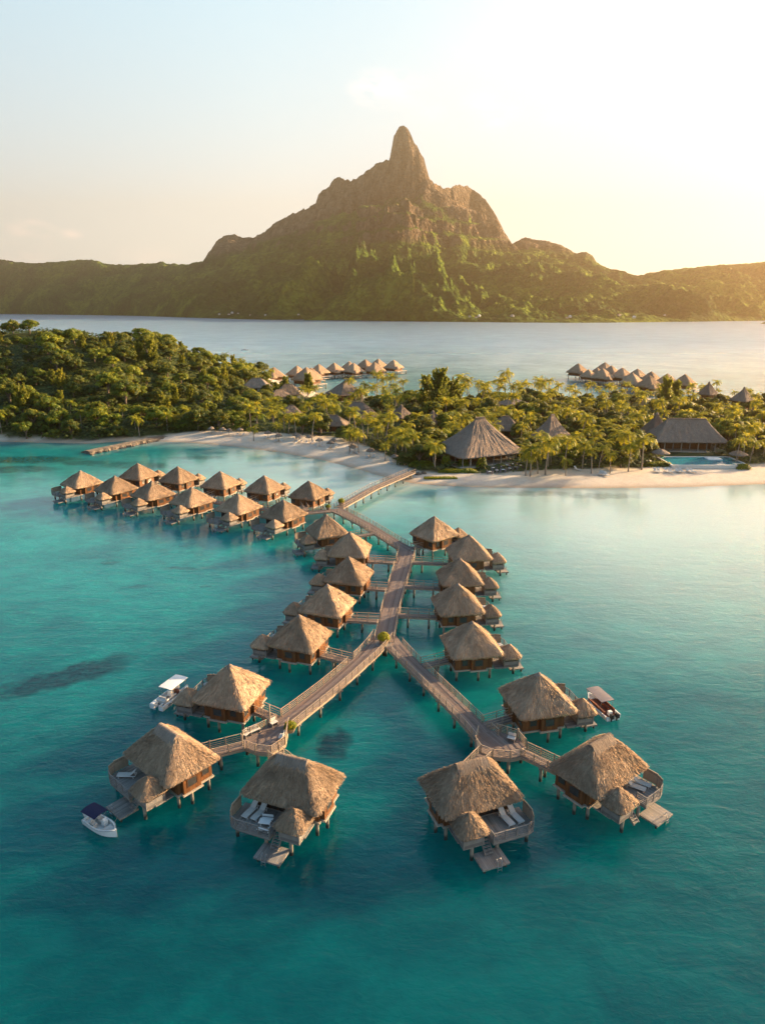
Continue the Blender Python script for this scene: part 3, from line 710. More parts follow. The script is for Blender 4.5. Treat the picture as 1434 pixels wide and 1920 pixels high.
def gable_cap(rh, zt, y=.55, rows=10):
    """saddle of grey thatch laid over the ridge"""
    mb = MB(); rnd = random.Random(3); P = []; UV = []
    n = 14
    for i in range(n + 1):
        x = -rh - .25 + (2 * rh + .5) * i / n; row = []; uvr = []
        for k, (yy, dz) in enumerate(((-y - .35, -.78), (-y, -.42), (-y * .5, -.06), (0, .04), (y * .5, -.06), (y, -.42), (y + .35, -.78))):
            j = rnd.uniform(-.03, .03)
            row.append((x + j, yy * (1 + j), zt + dz + .05 + j)); uvr.append((x, yy + 1))
        P.append(row); UV.append(uvr)
    mb.grid(P, UV); mb.face([p for p in P[0]][::-1]); mb.face([p for p in P[-1]])
    return mb
def ladder_mb(mb, x, y, z0, z1, w=.42, lean=.0, hoops=True):
    for s in (-1, 1):
        mb.bar((x + s * w / 2, y + lean, z0), (x + s * w / 2, y, z1), .05, .05, Vector((1, 0, 0)))
        if hoops:
            mb.tube([(x + s * w / 2, y, z1), (x + s * w / 2, y - .05, z1 + .55), (x + s * w / 2, y - .3, z1 + .6), (x + s * w / 2, y - .5, z1 + .05)], .03, 6)
    n = int((z1 - z0) / .28)
    for k in range(n): zz = z0 + (k + .5) * .28; mb.bar((x - w / 2, y, zz), (x + w / 2, y, zz), .09, .04)

TEMPL = {}
def bungalow(kind, sx, detail, seed=1, plat=-.6, deck_in=0.0, platy=0.0):
    """origin: centre of the main room at water level; +y faces the lagoon, deck on the +x side (mirrored when sx < 0)"""
    key = (kind, sx, detail, plat, seed, deck_in)
    hw, hd, rh, zt = (4.28, 3.16, 1.45, 7.2) if kind == 'hip' else (3.62, 3.72, .12, 7.6)
    ze = 3.98; root = empty('overwater_bungalow')
    N, Mr = {3: (300, 34), 2: (120, 16), 1: (56, 8)}[detail]
    def put(mb, name, mat, par=None, smooth=False):
        if sx < 0: mirror_mb(mb)
        return mb.build(name, mat, par or root, smooth)
    roof = put(thatch_roof(hw, hd, rh, ze, zt, N, Mr, seed, tufts={3: 6500, 2: 1400, 1: 0}[detail]), 'roof', M['thatch'], None, True)
    if kind == 'hip' and detail >= 2: put(gable_cap(rh, zt - .06), 'ridge_cap', M['thatch_old'], roof, True)
    else:
        mb = MB(); mb.tube([(0, 0, zt - .35), (0, 0, zt - .05), (0, 0, zt + .12)], [.5, .26, .04], 10, True, .08); put(mb, 'ridge_cap', M['thatch_old'], roof, True)
    # room
    x0, x1, y0, y1 = -hw + .72, hw - .72, -hd + .62, hd - 1.5
    wall = MB(); wall.prism([(x0, y0), (x1, y0), (x1, y1), (x0, y1)], 1.8, 4.1)
    by0, by1 = -.9, 1.2; wall.prism([(x0 - .42, by0), (x0 + .02, by0), (x0 + .02, by1), (x0 - .42, by1)], 1.8, 3.75)
    wall.prism([(-.8, y0 - .38), (1.3, y0 - .38), (1.3, y0 + .02), (-.8, y0 + .02)], 1.8, 3.75)
    wl = put(wall, 'wall', M['wall'])
    for (cx, cy, w, dr) in ((x0 - .425, .15, 1.1, 'y'), (x1 + .012, -.6, 1.6, 'y'), (x0 - .012, -1.75, .8, 'y'), (-2.2, y0 - .012, 1.0, 'x'), (2.4, y0 - .012, 1.0, 'x')):
        mb = MB(); d = (.03, w, .9) if dr == 'y' else (w, .03, .9); mb.box((cx, cy, 2.85), d); wf = put(mb, 'window', M['glass'], wl)
        if detail >= 2:
            mb = MB()
            for s in (-1, 1):
                if dr == 'y': mb.box((cx, cy + s * (w / 2 + .03), 2.85), (.06, .06, 1.0)); mb.box((cx, cy, 2.85 + s * .48), (.06, w, .06))
                else: mb.box((cx + s * (w / 2 + .03), cy, 2.85), (.06, .06, 1.0)); mb.box((cx, cy, 2.85 + s * .48), (w, .06, .06))
            put(mb, 'window_frame', M['wall'], wf)
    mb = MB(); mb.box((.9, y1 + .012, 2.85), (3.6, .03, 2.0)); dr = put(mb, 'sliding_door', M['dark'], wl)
    if detail >= 2:
        mb = MB()
        for k in range(5): mb.box((-.9 + .9 * k, y1 + .04, 2.85), (.07, .05, 2.0))
        mb.box((.9, y1 + .04, 3.87), (3.7, .05, .08)); put(mb, 'door_frame', M['wall'], dr)
        mb = MB(); mb.box((-.35, y1 + .09, 2.83), (.5, .04, 1.9)); put(mb, 'curtain', M['cushion'], dr)
    mb = MB(); t = .16
    mb.prism([(x0 - t, y0 - t), (x1 + t, y0 - t), (x1 + t, y1 + t), (x0 - t, y1 + t)], 1.62, 1.785)
    mb.prism([(x0 - .42 - t, by0 - t), (x0 - t - .003, by0 - t), (x0 - t - .003, by1 + t), (x0 - .42 - t, by1 + t)], 1.60, 1.79)
    mb.prism([(-.8 - t, y0 - .38 - t), (1.3 + t, y0 - .38 - t), (1.3 + t, y0 - t - .003), (-.8 - t, y0 - t - .003)], 1.60, 1.79)
    put(mb, 'floor_rim', M['trim'])
    # deck
    dy = hd + (2.0 if kind == 'hip' else 2.3); dx0, dx1 = -.1 + deck_in, hw + .35
    poly = [(dx0, y1 + .17), (dx1, y1 + .17), (dx1, dy - 1.0), (dx1 - .3, dy - .25), (dx1 - 1.0, dy), (dx0, dy)]
    mb = MB(); mb.prism(poly, 1.64, 1.8); mb.prism([(-3.25, hd - 1.2), (dx0 - .003, hd - 1.2), (dx0 - .003, hd + .85), (-3.25, hd + .85)], 1.64, 1.796)
    put(mb, 'deck', M['greywood'])
    mb = MB()
    for i in (1, 2, 3, 4, 5):
        a, b = poly[i], poly[(i + 1) % 6]; mb.bar((*a, 1.58), (*b, 1.58), .08, .26)
    put(mb, 'deck_beam', M['greywood'])
    mb = MB(); railing_mb(mb, [poly[2], poly[3], poly[4], poly[5], (dx0, hd + .9)], 1.8, (), .95, 1.25, 4, .09); put(mb, 'railing', M['greywood'])
    mb = MB(); sc = [(dx1 + .02, y1 + .9), (dx1 + .05, dy - 1.1), (dx1 - .28, dy - .3)]; ss = resample(sc, .45)
    for i in range(len(ss) - 1):
        a, b = ss[i], ss[i + 1]; mb.bar((*a, 2.55), (*b, 2.55), .07, 1.35); mb.bar((*a, 1.8), (*a, 3.28), .08, .08, Vector((1, 0, 0)))
    mb.bar((*ss[0], 3.25), (*ss[len(ss) // 2], 3.25), .11, .07); put(mb, 'privacy_screen', M['bamboo'])
    # gazebo
    gx, gy, gh = -2.1, hd + (.75 if kind == 'hip' else 1.2), 1.02
    g = thatch_roof(1.52, 1.52, .05, 3.22, 4.75, {3: 120, 2: 64, 1: 28}[detail], {3: 14, 2: 8, 1: 4}[detail], seed + 5, .05, .62, 0, .3, {3: 900, 2: 150, 1: 0}[detail])
    g.v = [(x + gx, y + gy, z) for x, y, z in g.v]; put(g, 'gazebo_roof', M['thatch'], None, True)
    mb = MB(); gp = [(gx - gh, gy - gh), (gx + gh, gy - gh), (gx + gh, gy + gh), (gx - gh, gy + gh)]
    mb.prism([(p[0] * 1.0, p[1]) for p in gp], 1.62, 1.812)
    for i in range(4):
        a, b = gp[i], gp[(i + 1) % 4]
        if i != 1: mb.bar((*a, 2.15), (*b, 2.15), .06, .8)
        mb.bar((*a, 1.7), (*a, 3.35), .12, .12, Vector((1, 0, 0)))
        if i == 2 or i == 3:
            for k in range(4): mb.bar((*a, 2.66 + k * .17), (*b, 2.66 + k * .17), .04, .06)
    mb.bar(((gp[0][0] + gp[3][0]) / 2, gy, 1.7), ((gp[0][0] + gp[3][0]) / 2, gy, 3.35), .07, .07, Vector((1, 0, 0)))
    put(mb, 'gazebo_wall', M['greywood'])
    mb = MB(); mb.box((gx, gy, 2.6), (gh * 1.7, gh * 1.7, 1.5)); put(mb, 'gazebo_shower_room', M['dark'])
    # steps, swim platform, ladder
    sy0, sy1 = hd + .85, hd + 2.15; pz = .62
    if detail >= 1:
        mb = MB()
        for s in (-1, 1): mb.bar((-.58 + s * .4, sy0, 1.8), (-.58 + s * .4, sy1, pz), .07, .2)
        for k in range(6): f = (k + .5) / 6; mb.box((-.58, sy0 + (sy1 - sy0) * f, 1.8 - (1.8 - pz) * f + .05), (.74, .24, .05))
        put(mb, 'steps', M['greywood'])
    pl = MB(); py0 = sy1 - .65 + platy; pc = plat
    pl.prism([(pc - 1.4, py0), (pc + 1.4, py0), (pc + 1.4, py0 + 2.1), (pc - 1.4, py0 + 2.1)], pz - .18, pz); pf = put(pl, 'swim_platform', M['greywood'])
    if detail >= 2: mb = MB(); ladder_mb(mb, pc + .3, py0 + 2.16, -.5, pz); put(mb, 'ladder', M['steel'], pf)
    # stilts
    spots = [(x0 + .3, y0 + .3), (x1 - .3, y0 + .3), (x0 + .3, y1 - .2), (x1 - .3, y1 - .2), (.2, y0 + .3), (dx1 - .6, dy - .8), (.6, dy - .5), (gx, gy + .75), (x0 - .2, .2)]
    if detail == 1: spots = spots[:4] + spots[5:8]
    for x, y in spots: link('stilt', pile_mesh(.17, 1.6), root, (x * sx, y, 0))
    for x, y in ((pc - 1.1, py0 + 1.8), (pc + 1.1, py0 + 1.8), (pc + 1.1, py0 + .3)): link('platform_stilt', pile_mesh(.11, pz - .16), root, (x * sx, y, 0))
    return root
ROWB = []
HUTS = []
def place(root, c, out, label, group, sc=1.0, zs=None):
    c = (c[0] * 1.015, c[1] * 1.015); root.location = (c[0], c[1], 0); root.rotation_euler = (0, 0, R(out - 90)); root.scale = (sc, sc, zs or sc)
    tag(root, label, 'bungalow', group); HUTS.append((root, Vector((c[0], c[1])), out)); return root
G1 = 'thatched bungalows around the forked end of the boardwalk'
def local(root, x, y, z):  # local point of a bungalow to world
    a = root.rotation_euler.z; s = root.scale; return Vector((root.location.x + math.cos(a) * x * s[0] - math.sin(a) * y * s[1], root.location.y + math.sin(a) * x * s[0] + math.cos(a) * y * s[1], z * s[2]))
hA = place(bungalow('hip', 1, 3, 1, plat=.5, deck_in=0), (-22.3, 61.6), -131, 'large thatched bungalow with the navy canopied boat at its swim platform', G1)
hB = place(bungalow('hip', 1, 3, 2), (-8.8, 57.1), -111, 'large thatched bungalow with two grey loungers and a white table set on its deck', G1)
hC = place(bungalow('hip', -1, 3, 4), (8.6, 56.5), -69.7, 'large thatched bungalow with shaded grey roof and two deck loungers, below the right platform', G1)
hD = place(bungalow('hip', -1, 3, 7, plat=2.2, deck_in=1.2), (22.2, 59.9), -52.7, 'large thatched bungalow at the end of the right footbridge with a pale sunlit swim platform', G1)
hE = place(bungalow('pyr', 1, 2, 11), (-18.6, 74.3), 163, 'thatched bungalow with the white roofed motor boat behind its gazebo', G1)
hF = place(bungalow('pyr', -1, 2, 12), (18.6, 72.3), 13, 'thatched bungalow with the grey roofed boat moored at its gazebo', G1)
G2 = 'thatched bungalows along the straight boardwalk'
left = [((-11.8, 88.3), 160, 'first thatched bungalow up the left side of the straight boardwalk, just beyond the fork'), ((-8.7, 99.4), 160, 'second thatched bungalow beyond the fork on the left side of the straight boardwalk'),
        ((-5.9, 111.8), 164, 'third thatched bungalow beyond the fork on the left side of the straight boardwalk'), ((-6.3, 124.7), 172, 'fourth thatched bungalow beyond the fork on the left, beside the bend of the boardwalk'),
        ((-11.7, 136.2), -155, 'thatched bungalow tucked below the diagonal walkway, its front roof joined to its gazebo')]
right = [((12.4, 86.2), 10, 'first thatched bungalow up the right side of the straight boardwalk, just beyond the fork'), ((11.9, 99.6), 8, 'second thatched bungalow beyond the fork on the right side of the straight boardwalk'),
         ((13.4, 111.0), 6, 'third thatched bungalow beyond the fork on the right side of the straight boardwalk'), ((16.4, 122.8), 8, 'fourth thatched bungalow on the right side, with a brown deck behind its roof'),
         ((10.7, 134.8), 40, 'farthest thatched bungalow on the right side, its walls turned towards the bend of the boardwalk')]
for i, (c, o, lb) in enumerate(left): place(bungalow('pyr', 1, 2, 113 + i), c, o, lb, G2, 1.0 if i < 3 else 1.03)
for i, (c, o, lb) in enumerate(right): place(bungalow('pyr', -1, 2, 133 + i), c, o, lb, G2, 1.0 if i < 3 else 1.04)
G3 = 'thatched bungalows of the double row by the beach'
fr = [(-80.7, 177.9), (-69.3, 171.9), (-57.9, 166.4), (-46.3, 160.2), (-33.9, 154.4), (-22.5, 149.0)]
frn = ['outermost thatched bungalow of the front row, farthest from the boardwalk junction', 'second thatched bungalow from the outer end of the front row', 'third thatched bungalow from the outer end of the front row', 'fourth thatched bungalow from the outer end of the front row', 'fifth thatched bungalow from the outer end of the front row', 'bungalow of the front row closest to the boardwalk junction']
f0 = None
for i, c in enumerate(fr):
    o = bungalow('pyr', 1, 2, 21) if i == 0 else copy_tree(f0); f0 = f0 or o
    place(o, c, (-127, -124, -129, -126, -122, -125)[i], frn[i], G3, 1.13, .98)
bk = [(-68.2, 186.1), (-55.9, 182.1), (-43.0, 176.4), (-30.6, 171.7), (-18.5, 166.0)]
bkn = ['outermost thatched bungalow of the back row near the jetty', 'second thatched bungalow from the outer end of the back row', 'middle thatched bungalow of the back row', 'fourth thatched bungalow from the outer end of the back row', 'thatched bungalow of the back row closest to the boardwalk junction']
f0 = None
for i, c in enumerate(bk):
    o = bungalow('pyr', -1, 2, 22) if i == 0 else copy_tree(f0); f0 = f0 or o
    place(o, c, (67, 63, 68, 65, 66)[i], bkn[i], G3, 1.1, 1.0)

# the boardwalk itself
SP = [(.25, 91.5, 2.9), (.75, 97, 2.9), (1.9, 107.6, 3.0), (3.2, 117, 3.2), (4.75, 128.2, 3.4), (5.1, 131.3, 3.3)]
UP = [(5.3, 131.4, 3.0), (3.4, 134.6, 2.9), (-3.3, 147.7, 2.8), (-9.6, 158.0, 3.0), (-11.8, 161.2, 3.6)]
BR = [(-10.8, 162.4, 2.6), (-2.5, 181.1, 2.6), (8.8, 200.4, 2.6)]
LA = [(.1, 93.2, 3.0), (-.9, 90.0, 2.8), (-3.6, 84.6, 2.5), (-6.7, 78.8, 2.5), (-11.0, 71.8, 2.6), (-12.2, 70.0, 2.8)]
RA = [(.6, 93.2, 3.0), (1.7, 90.2, 2.6), (4.3, 84.6, 2.3), (6.9, 79.0, 2.3), (11.6, 69.0, 2.5), (12.1, 67.6, 2.8)]
RW = [(-11.4, 160.2, 2.2), (-21, 157.2, 2.0), (-32.5, 163, 2.0), (-45, 168.6, 2.0), (-57.2, 174.7, 2.0), (-69, 179.6, 2.0), (-77.5, 183.2, 2.0)]
LP = [(-12.7, 70.9), (-14.5, 69.0), (-16.0, 67.6), (-16.1, 66.3), (-14.1, 65.1), (-12.3, 64.8), (-11.0, 66.6), (-11.1, 70.2)]
RP = [(11.1, 68.6), (10.5, 66.5), (10.9, 65.0), (12.1, 64.2), (14.0, 63.9), (15.7, 64.4), (16.1, 66.1), (15.5, 67.8), (13.3, 69.0)]
K_ = 1.008
SP, UP, BR, LA, RA, RW = [[(p[0] * K_, p[1] * K_, p[2]) for p in l] for l in (SP, UP, BR, LA, RA, RW)]
LP, RP = [[(p[0] * K_, p[1] * K_) for p in l] for l in (LP, RP)]
LINES = {'SP': SP, 'UP': UP, 'LA': LA, 'RA': RA, 'RW': RW}
gaps = {k: [] for k in LINES}
branch = []
def near_on(line, p):
    best = None
    for i in range(len(line) - 1):
        a, b = Vector(line[i][:2]), Vector(line[i + 1][:2]); t = b - a; f = max(0, min(1, (p - a).dot(t) / t.length_squared)); q = a + t * f; d = (q - p).length
        if best is None or d < best[0]: best = (d, q, (line[i][2]) / 2)
    return best
for n_, (h, c, out) in enumerate(HUTS):
    if h in (hA, hB, hC, hD): continue
    inn = c - Vector((math.cos(R(out)), math.sin(R(out)))) * (2.9 if h.scale[0] < 1.1 else 3.3)
    best = min(((near_on(l, inn), k) for k, l in LINES.items()), key=lambda t: t[0][0])
    (d, q, w), k = best
    dirn = (inn - q).normalized(); gaps[k].append((q.x + dirn.x * w, q.y + dirn.y * w, 1.15))
    branch.append((q + dirn * (w - .15), inn, h, n_))
ga = lambda k: gaps[k]
walkway('boardwalk', 'straight wide plank boardwalk running from the flower planter at the fork up to the bend', 'boardwalk', SP, ga('SP') + [(.2, 91, 1.2)], ga('SP') + [(.2, 91, 1.2)], rails=3, pile_step=5.2)
walkway('boardwalk', 'diagonal boardwalk from the bend to the junction of the bungalow rows', 'boardwalk', UP, ga('UP') + [(5, 131.5, 2.4), (-12, 161, 2.6)], ga('UP') + [(5, 131.5, 2.6), (-12, 161, 2.6)], pile_step=4.4)
walkway('footbridge', 'long footbridge on piles joining the boardwalk junction to the sand beach', 'footbridge', BR, [], [], pile_step=4.6, rails=2)
walkway('boardwalk', 'left arm of the forked boardwalk with sunlit railings', 'boardwalk', LA, ga('LA') + [(-1.4, 94, 2.2)], ga('LA') + [(1.6, 93, 1.6), (.5, 90.5, 1.0)], pile_step=4.2)
walkway('boardwalk', 'right arm of the forked boardwalk leading down to the shaded platform', 'boardwalk', RA, ga('RA') + [(1.8, 93.5, 2.0)], ga('RA') + [(-1.2, 93, 1.6), (.4, 90.6, 1.0)], pile_step=4.2)
walkway('boardwalk', 'narrow boardwalk running between the two rows of bungalows by the beach', 'boardwalk', RW, ga('RW') + [(-11.4, 160.2, 2)], ga('RW') + [(-11.4, 160.2, 2)], pile_step=5.5, rails=2)
for i, (a, b, h, n_) in enumerate(branch):
    far = h.scale[0] > 1.1
    lab = 'short footbridge leading to the ' + h['label'].replace('thatched bungalow', 'bungalow')
    lab = ' '.join(lab.split()[:16]).rstrip(',')
    walkway('footbridge', lab, 'footbridge', [(a.x, a.y, 1.25), (b.x, b.y, 1.25)], pile_step=4.0, rails=2 if far else 3, group='footbridges from the boardwalk to single bungalows', pr=.15, post=.08)
def end_platform(poly, label, gp):
    cx = sum(p[0] for p in poly) / len(poly); cy = sum(p[1] for p in poly) / len(poly); WZ[0] += .007; z = WZ[0]
    root = tag(empty('boardwalk_platform', (cx, cy, 0)), label, 'platform'); pp = [(p[0] - cx, p[1] - cy) for p in poly]
    a = math.atan2(cy - 90, cx); 
    mb = MB(); mb.prism(pp, z - .14, z, lambda p: (p[0] * -math.sin(a) + p[1] * math.cos(a), p[0] * math.cos(a) + p[1] * math.sin(a))); mb.build('deck', M['deck'], root)
    mb = MB(); 
    for i in range(len(pp) - 1): mb.bar((*pp[i], z - .25), (*pp[i + 1], z - .25), .14, .36)
    mb.build('edge_beam', M['rail'], root)
    for run in rail_runs(pp, [(g[0] - cx, g[1] - cy, g[2]) for g in gp], 1.3): mb = MB(); railing_mb(mb, run, z, (), 1.0, 50, 5, .12); mb.build('railing', M['rail'], root)
    for p in pp[::2] + [(0, 0)]: link('pile', pile_mesh(.18, z - .2), root, (p[0] * .85, p[1] * .85, 0))
    return root, z
LPo, zL = end_platform(LP[::1], 'widened platform with benches at the end of the left boardwalk arm', [(-16.05, 66.9, .9), (-12.2, 64.8, .55)])
RPo, zR = end_platform(RP, 'rounded dark plank platform at the end of the right boardwalk arm', [(16.0, 65.3, .9), (11.3, 64.7, .5)])
def fb(a, b, label): walkway('footbridge', label, 'footbridge', [(a[0], a[1], 1.5), (b[0], b[1], 1.5)], pile_step=3.6, rails=4, group='footbridges from the boardwalk to single bungalows')
p = local(hA, 0, -2.9, 0); fb((-15.9, 66.9), (p.x, p.y), 'sunlit footbridge from the left platform to the bungalow with the navy canopied boat')
p = local(hB, 0, -2.9, 0); fb((-12.1, 65.0), (p.x, p.y), 'short footbridge hidden behind the roof of the bungalow with the white table set')
p = local(hC, 0, -2.9, 0); fb((11.4, 64.9), (p.x, p.y), 'short footbridge hidden behind the shaded roof below the right platform')
p = local(hD, 1.6, -2.9, 0); fb((15.8, 65.4), (p.x, p.y), 'sunlit footbridge from the rounded right platform to the endmost bungalow')
# ------------------------------------------------------------------ land buildings (positions kept clear of trees)
CLEAR = []    # x, y, radius
SIGHT = []    # x, y, half width: nothing tall just in front
def thatch_house(name, label, cat, c, hw, hd, rh, ze, zt, rz, concave=.0, wall_h=None, open_posts=True, N=140, Mr=16, seed=3, group=None, mat='thatch_land', fringe=.35, base=.3, r=.8, sight=None):
    z0 = gz(c[0], c[1]); root = empty(name, (c[0], c[1], z0), R(rz)); tag(root, label, cat, group)
    roof = thatch_roof(hw, hd, rh, ze, zt, N, Mr, seed, .12, min(r, hw * .5, hd * .5), concave, fringe).build('roof', M[mat], root, True)
    mb = MB()
    if rh > .5:
        k = max(2, int(rh / .7)); rw = .5
        for i in range(k): x = -rh + 2 * rh * (i + .5) / k; mb.box((x, 0, zt + .02), (2 * rh / k * 1.02, rw, .34))
    else: mb.tube([(0, 0, zt - .4), (0, 0, zt + .1), (0, 0, zt + .5)], [.7, .4, .05], 8)
    mb.build('ridge_cap', M['thatch_old'], roof)
    mb = MB(); mb.box((0, 0, base / 2 - .6), (hw * 2 - .6, hd * 2 - .6, base + 1.2)); mb.build('plinth', M['trim'], root)
    iw, id_ = hw - 1.3, hd - 1.3
    if open_posts:
        mb = MB(); mb.box((0, id_ * .25, (ze + base) / 2), (iw * 1.5, id_ * 1.2, ze - base)); mb.build('inner_wall', M['wall'], root)
        n = max(3, int(iw / 1.3))
        for i in range(n + 1):
            for y in (-id_, id_):
                mb = MB(); mb.box((-iw + 2 * iw * i / n, y, (ze + base) / 2), (.26, .26, ze - base)); mb.build('post', M['trim'] if i % 2 else M['greywood'], root)
        for y in (-id_ / 2, 0, id_ / 2):
            for x in (-iw, iw):
                mb = MB(); mb.box((x, y, (ze + base) / 2), (.26, .26, ze - base)); mb.build('post', M['greywood'], root)
    else:
        mb = MB(); mb.box((0, 0, (ze + base) / 2), (iw * 2, id_ * 2, ze - base + .4)); w = mb.build('wall', M[wall_h or 'wall'], root)
        for i in (-1, 0, 1):
            mb = MB(); mb.box((i * iw * .6, -id_ - .012, ze * .55), (iw * .3, .03, ze * .5)); mb.build('window', M['dark'], w)
    CLEAR.append((c[0], c[1], max(hw, hd) + 1.5)); SIGHT.append((c[0], c[1], sight * .45 if sight is not None else hw))
    return root
def gat(px, py, z=1.9): return at(px, py, z)
p = gat(904, 872); thatch_house('great_hall', 'great thatched hall with a tall swept roof rising to a short ridge', 'hall', (p.x, p.y + 9), 12.6, 10.2, 1.7, 3.3, 13.8, 24, .22, N=260, Mr=40, seed=31, r=2.5)
# the raised sunlit gable at the top of the hall
p = gat(1296, 848); thatch_house('pool_pavilion', 'long thatched pavilion with a level ridge behind the swimming pool', 'pavilion', (p.x, p.y + 7), 12.6, 7.2, 6.6, 3.6, 10.6, -4, .12, N=200, Mr=26, seed=33, r=1.2)
p = gat(1237, 838); thatch_house('thatched_house', 'narrow pointed thatched house directly left of the pool pavilion', 'house', (p.x, p.y + 6), 4.6, 5.5, .3, 3.6, 11.2, 10, .25, seed=34, open_posts=False, sight=3)
p = gat(1056, 842); thatch_house('thatched_house', 'steep thatched house with a swept roof half hidden by palms between hall and pavilion', 'house', (p.x - 3, p.y + 7), 6.2, 5.2, .8, 3.2, 11.2, 30, .22, seed=35, sight=4)
p = gat(948, 822); thatch_house('thatched_house', 'low thatched house peeping out behind the right flank of the great hall', 'house', (p.x, p.y + 3), 6.2, 5, 1.2, 3.2, 8.0, 0, seed=36, open_posts=False, sight=6)
p = gat(811, 806); thatch_house('thatched_house', 'small pointed thatched house among palms left of the great hall', 'house', (p.x, p.y), 4.2, 4.2, .1, 3, 7.6, 20, seed=37, open_posts=False, sight=4)
p = gat(752, 794); thatch_house('thatched_house', 'small pointed grey thatched house in the palm grove above the bridge end', 'house', (p.x, p.y), 4.2, 4.2, .1, 3, 7.8, 40, seed=38, open_posts=False, sight=4)
p = gat(690, 794); thatch_house('thatched_house', 'grey thatched house with a low roof in the grove behind the bay beach', 'house', (p.x, p.y), 5, 4, 1.2, 2.8, 6.4, 20, seed=39, open_posts=False, sight=5)
p = gat(672, 782); thatch_house('thatched_house', 'long dark thatched house farther back in the grove behind the bay beach', 'house', (p.x, p.y), 6, 4, 2.2, 2.8, 6.8, -15, seed=40, open_posts=False, sight=5)
p = gat(622, 808); thatch_house('thatched_house', 'wide brown thatched house right behind the beach parasols of the bay', 'house', (p.x, p.y), 7, 4.5, 2.5, 2.8, 6.4, -10, seed=41, open_posts=False, sight=6)
p = gat(547, 786); thatch_house('thatched_house', 'thatched house hidden in the trees behind the left half of the bay beach', 'house', (p.x, p.y), 4.5, 4, 1, 2.8, 6.2, 15, seed=42, open_posts=False, sight=4)
p = at(648, 744, 3); thatch_house('thatched_house', 'pointed red brown thatched house standing at the back shore with a palm behind it', 'house', (p.x, p.y - 2), 8.2, 8.2, .2, 3.4, 10.5, 35, .1, seed=43, open_posts=False, sight=8)
for i, (px, py, hw, zt, lb, mt) in enumerate(((483, 743, 8, 7.5, 'pale roofed house among the trees on the neck behind the wooded hill', 'thatch_old'), (541, 748, 7, 8, 'brown roofed house on the neck nearest the far bungalows', 'thatch'), (524, 752, 6, 6, 'low brown roofed house with a white wall on the wooded neck', 'thatch_land'))):
    p = gat(px, py); thatch_house('thatched_house', lb, 'house', (p.x, p.y), hw, hw * .7, hw * .3, 2.8, zt, 15 * i, seed=44 + i, open_posts=False, wall_h='plaster', mat=mt, sight=8)
for i, (px, py, w, lb) in enumerate(((1329, 716, 4, 'pointed thatched roof showing above the treetops near the right edge'), (1395, 726, 4.6, 'broad thatched roof showing above the treetops at the right edge'), (962, 745, 7, 'low thatched house beside the pale path at the back shore'))):
    zt = 11 if i < 2 else 5.5; q = at(px, py, zt + 2); q.y = min(q.y, 425); thatch_house('thatched_house', lb, 'house', (q.x * (1 if i == 2 else 1), q.y), w, w, .3, 5 if i < 2 else 2.6, zt, 30, .15, seed=50 + i, open_posts=False, sight=0)

# swimming pool in front of the pavilion
def build_pool():
    a, b = at(1256, 858, 2.2), at(1378, 873, 2.2); c = (a + b) / 2; c = Vector(((at(1254, 866, 2.2).x + at(1378, 866, 2.2).x) / 2, at(1310, 865, 2.2).y))
    root = tag(empty('swimming_pool', (c.x, c.y, 1.7)), 'turquoise swimming pool with a pale rim in front of the long thatched pavilion', 'pool')
    hw, hd = 11.6, 6.0
    mb = MB(); 
    for (x, y, w, d) in ((0, -hd - .3, hw * 2 + 1.2, .6), (0, hd + .3, hw * 2 + 1.2, .6), (-hw - .3, 0, .6, hd * 2), (hw + .3, 0, .6, hd * 2)): mb.box((x, y, .1), (w, d, 1.3))
    mb.build('rim', M['plaster'], root)
    m = NM('pool_water'); n = m.noise(m.pos(), 1.2, 3); mt = m.done(m.pbr(m.mix(n, (.02, .19, .25), (.03, .25, .30)), .05, m.bump(n, .2, .1), .5))
    mb = MB(); mb.face([(-hw, -hd, .6), (hw, -hd, .6), (hw, hd, .6), (-hw, hd, .6)]); mb.build('pool_water', mt, root)
    mb = MB(); mb.box((5.4, hd * .55, .66), (4.6, 3.2, .3)); mb.box((5.4, hd * .55, .8), (4.2, .5, .35)); mb.build('island_seat', M['white'], root)
    mb = MB()
    for k in range(5): mb.box((hw - 1.6 - k * .1, -hd + .5 + k * .5, .62 + .01 * k), (3, .12, .06))
    mb.build('shallow_step', M['plaster'], root)
    CLEAR.append((c.x - 6, c.y, 8)); CLEAR.append((c.x + 6, c.y, 8)); CLEAR.append((c.x, c.y + 5, 10)); CLEAR.append((c.x, c.y - 4, 13))
build_pool()

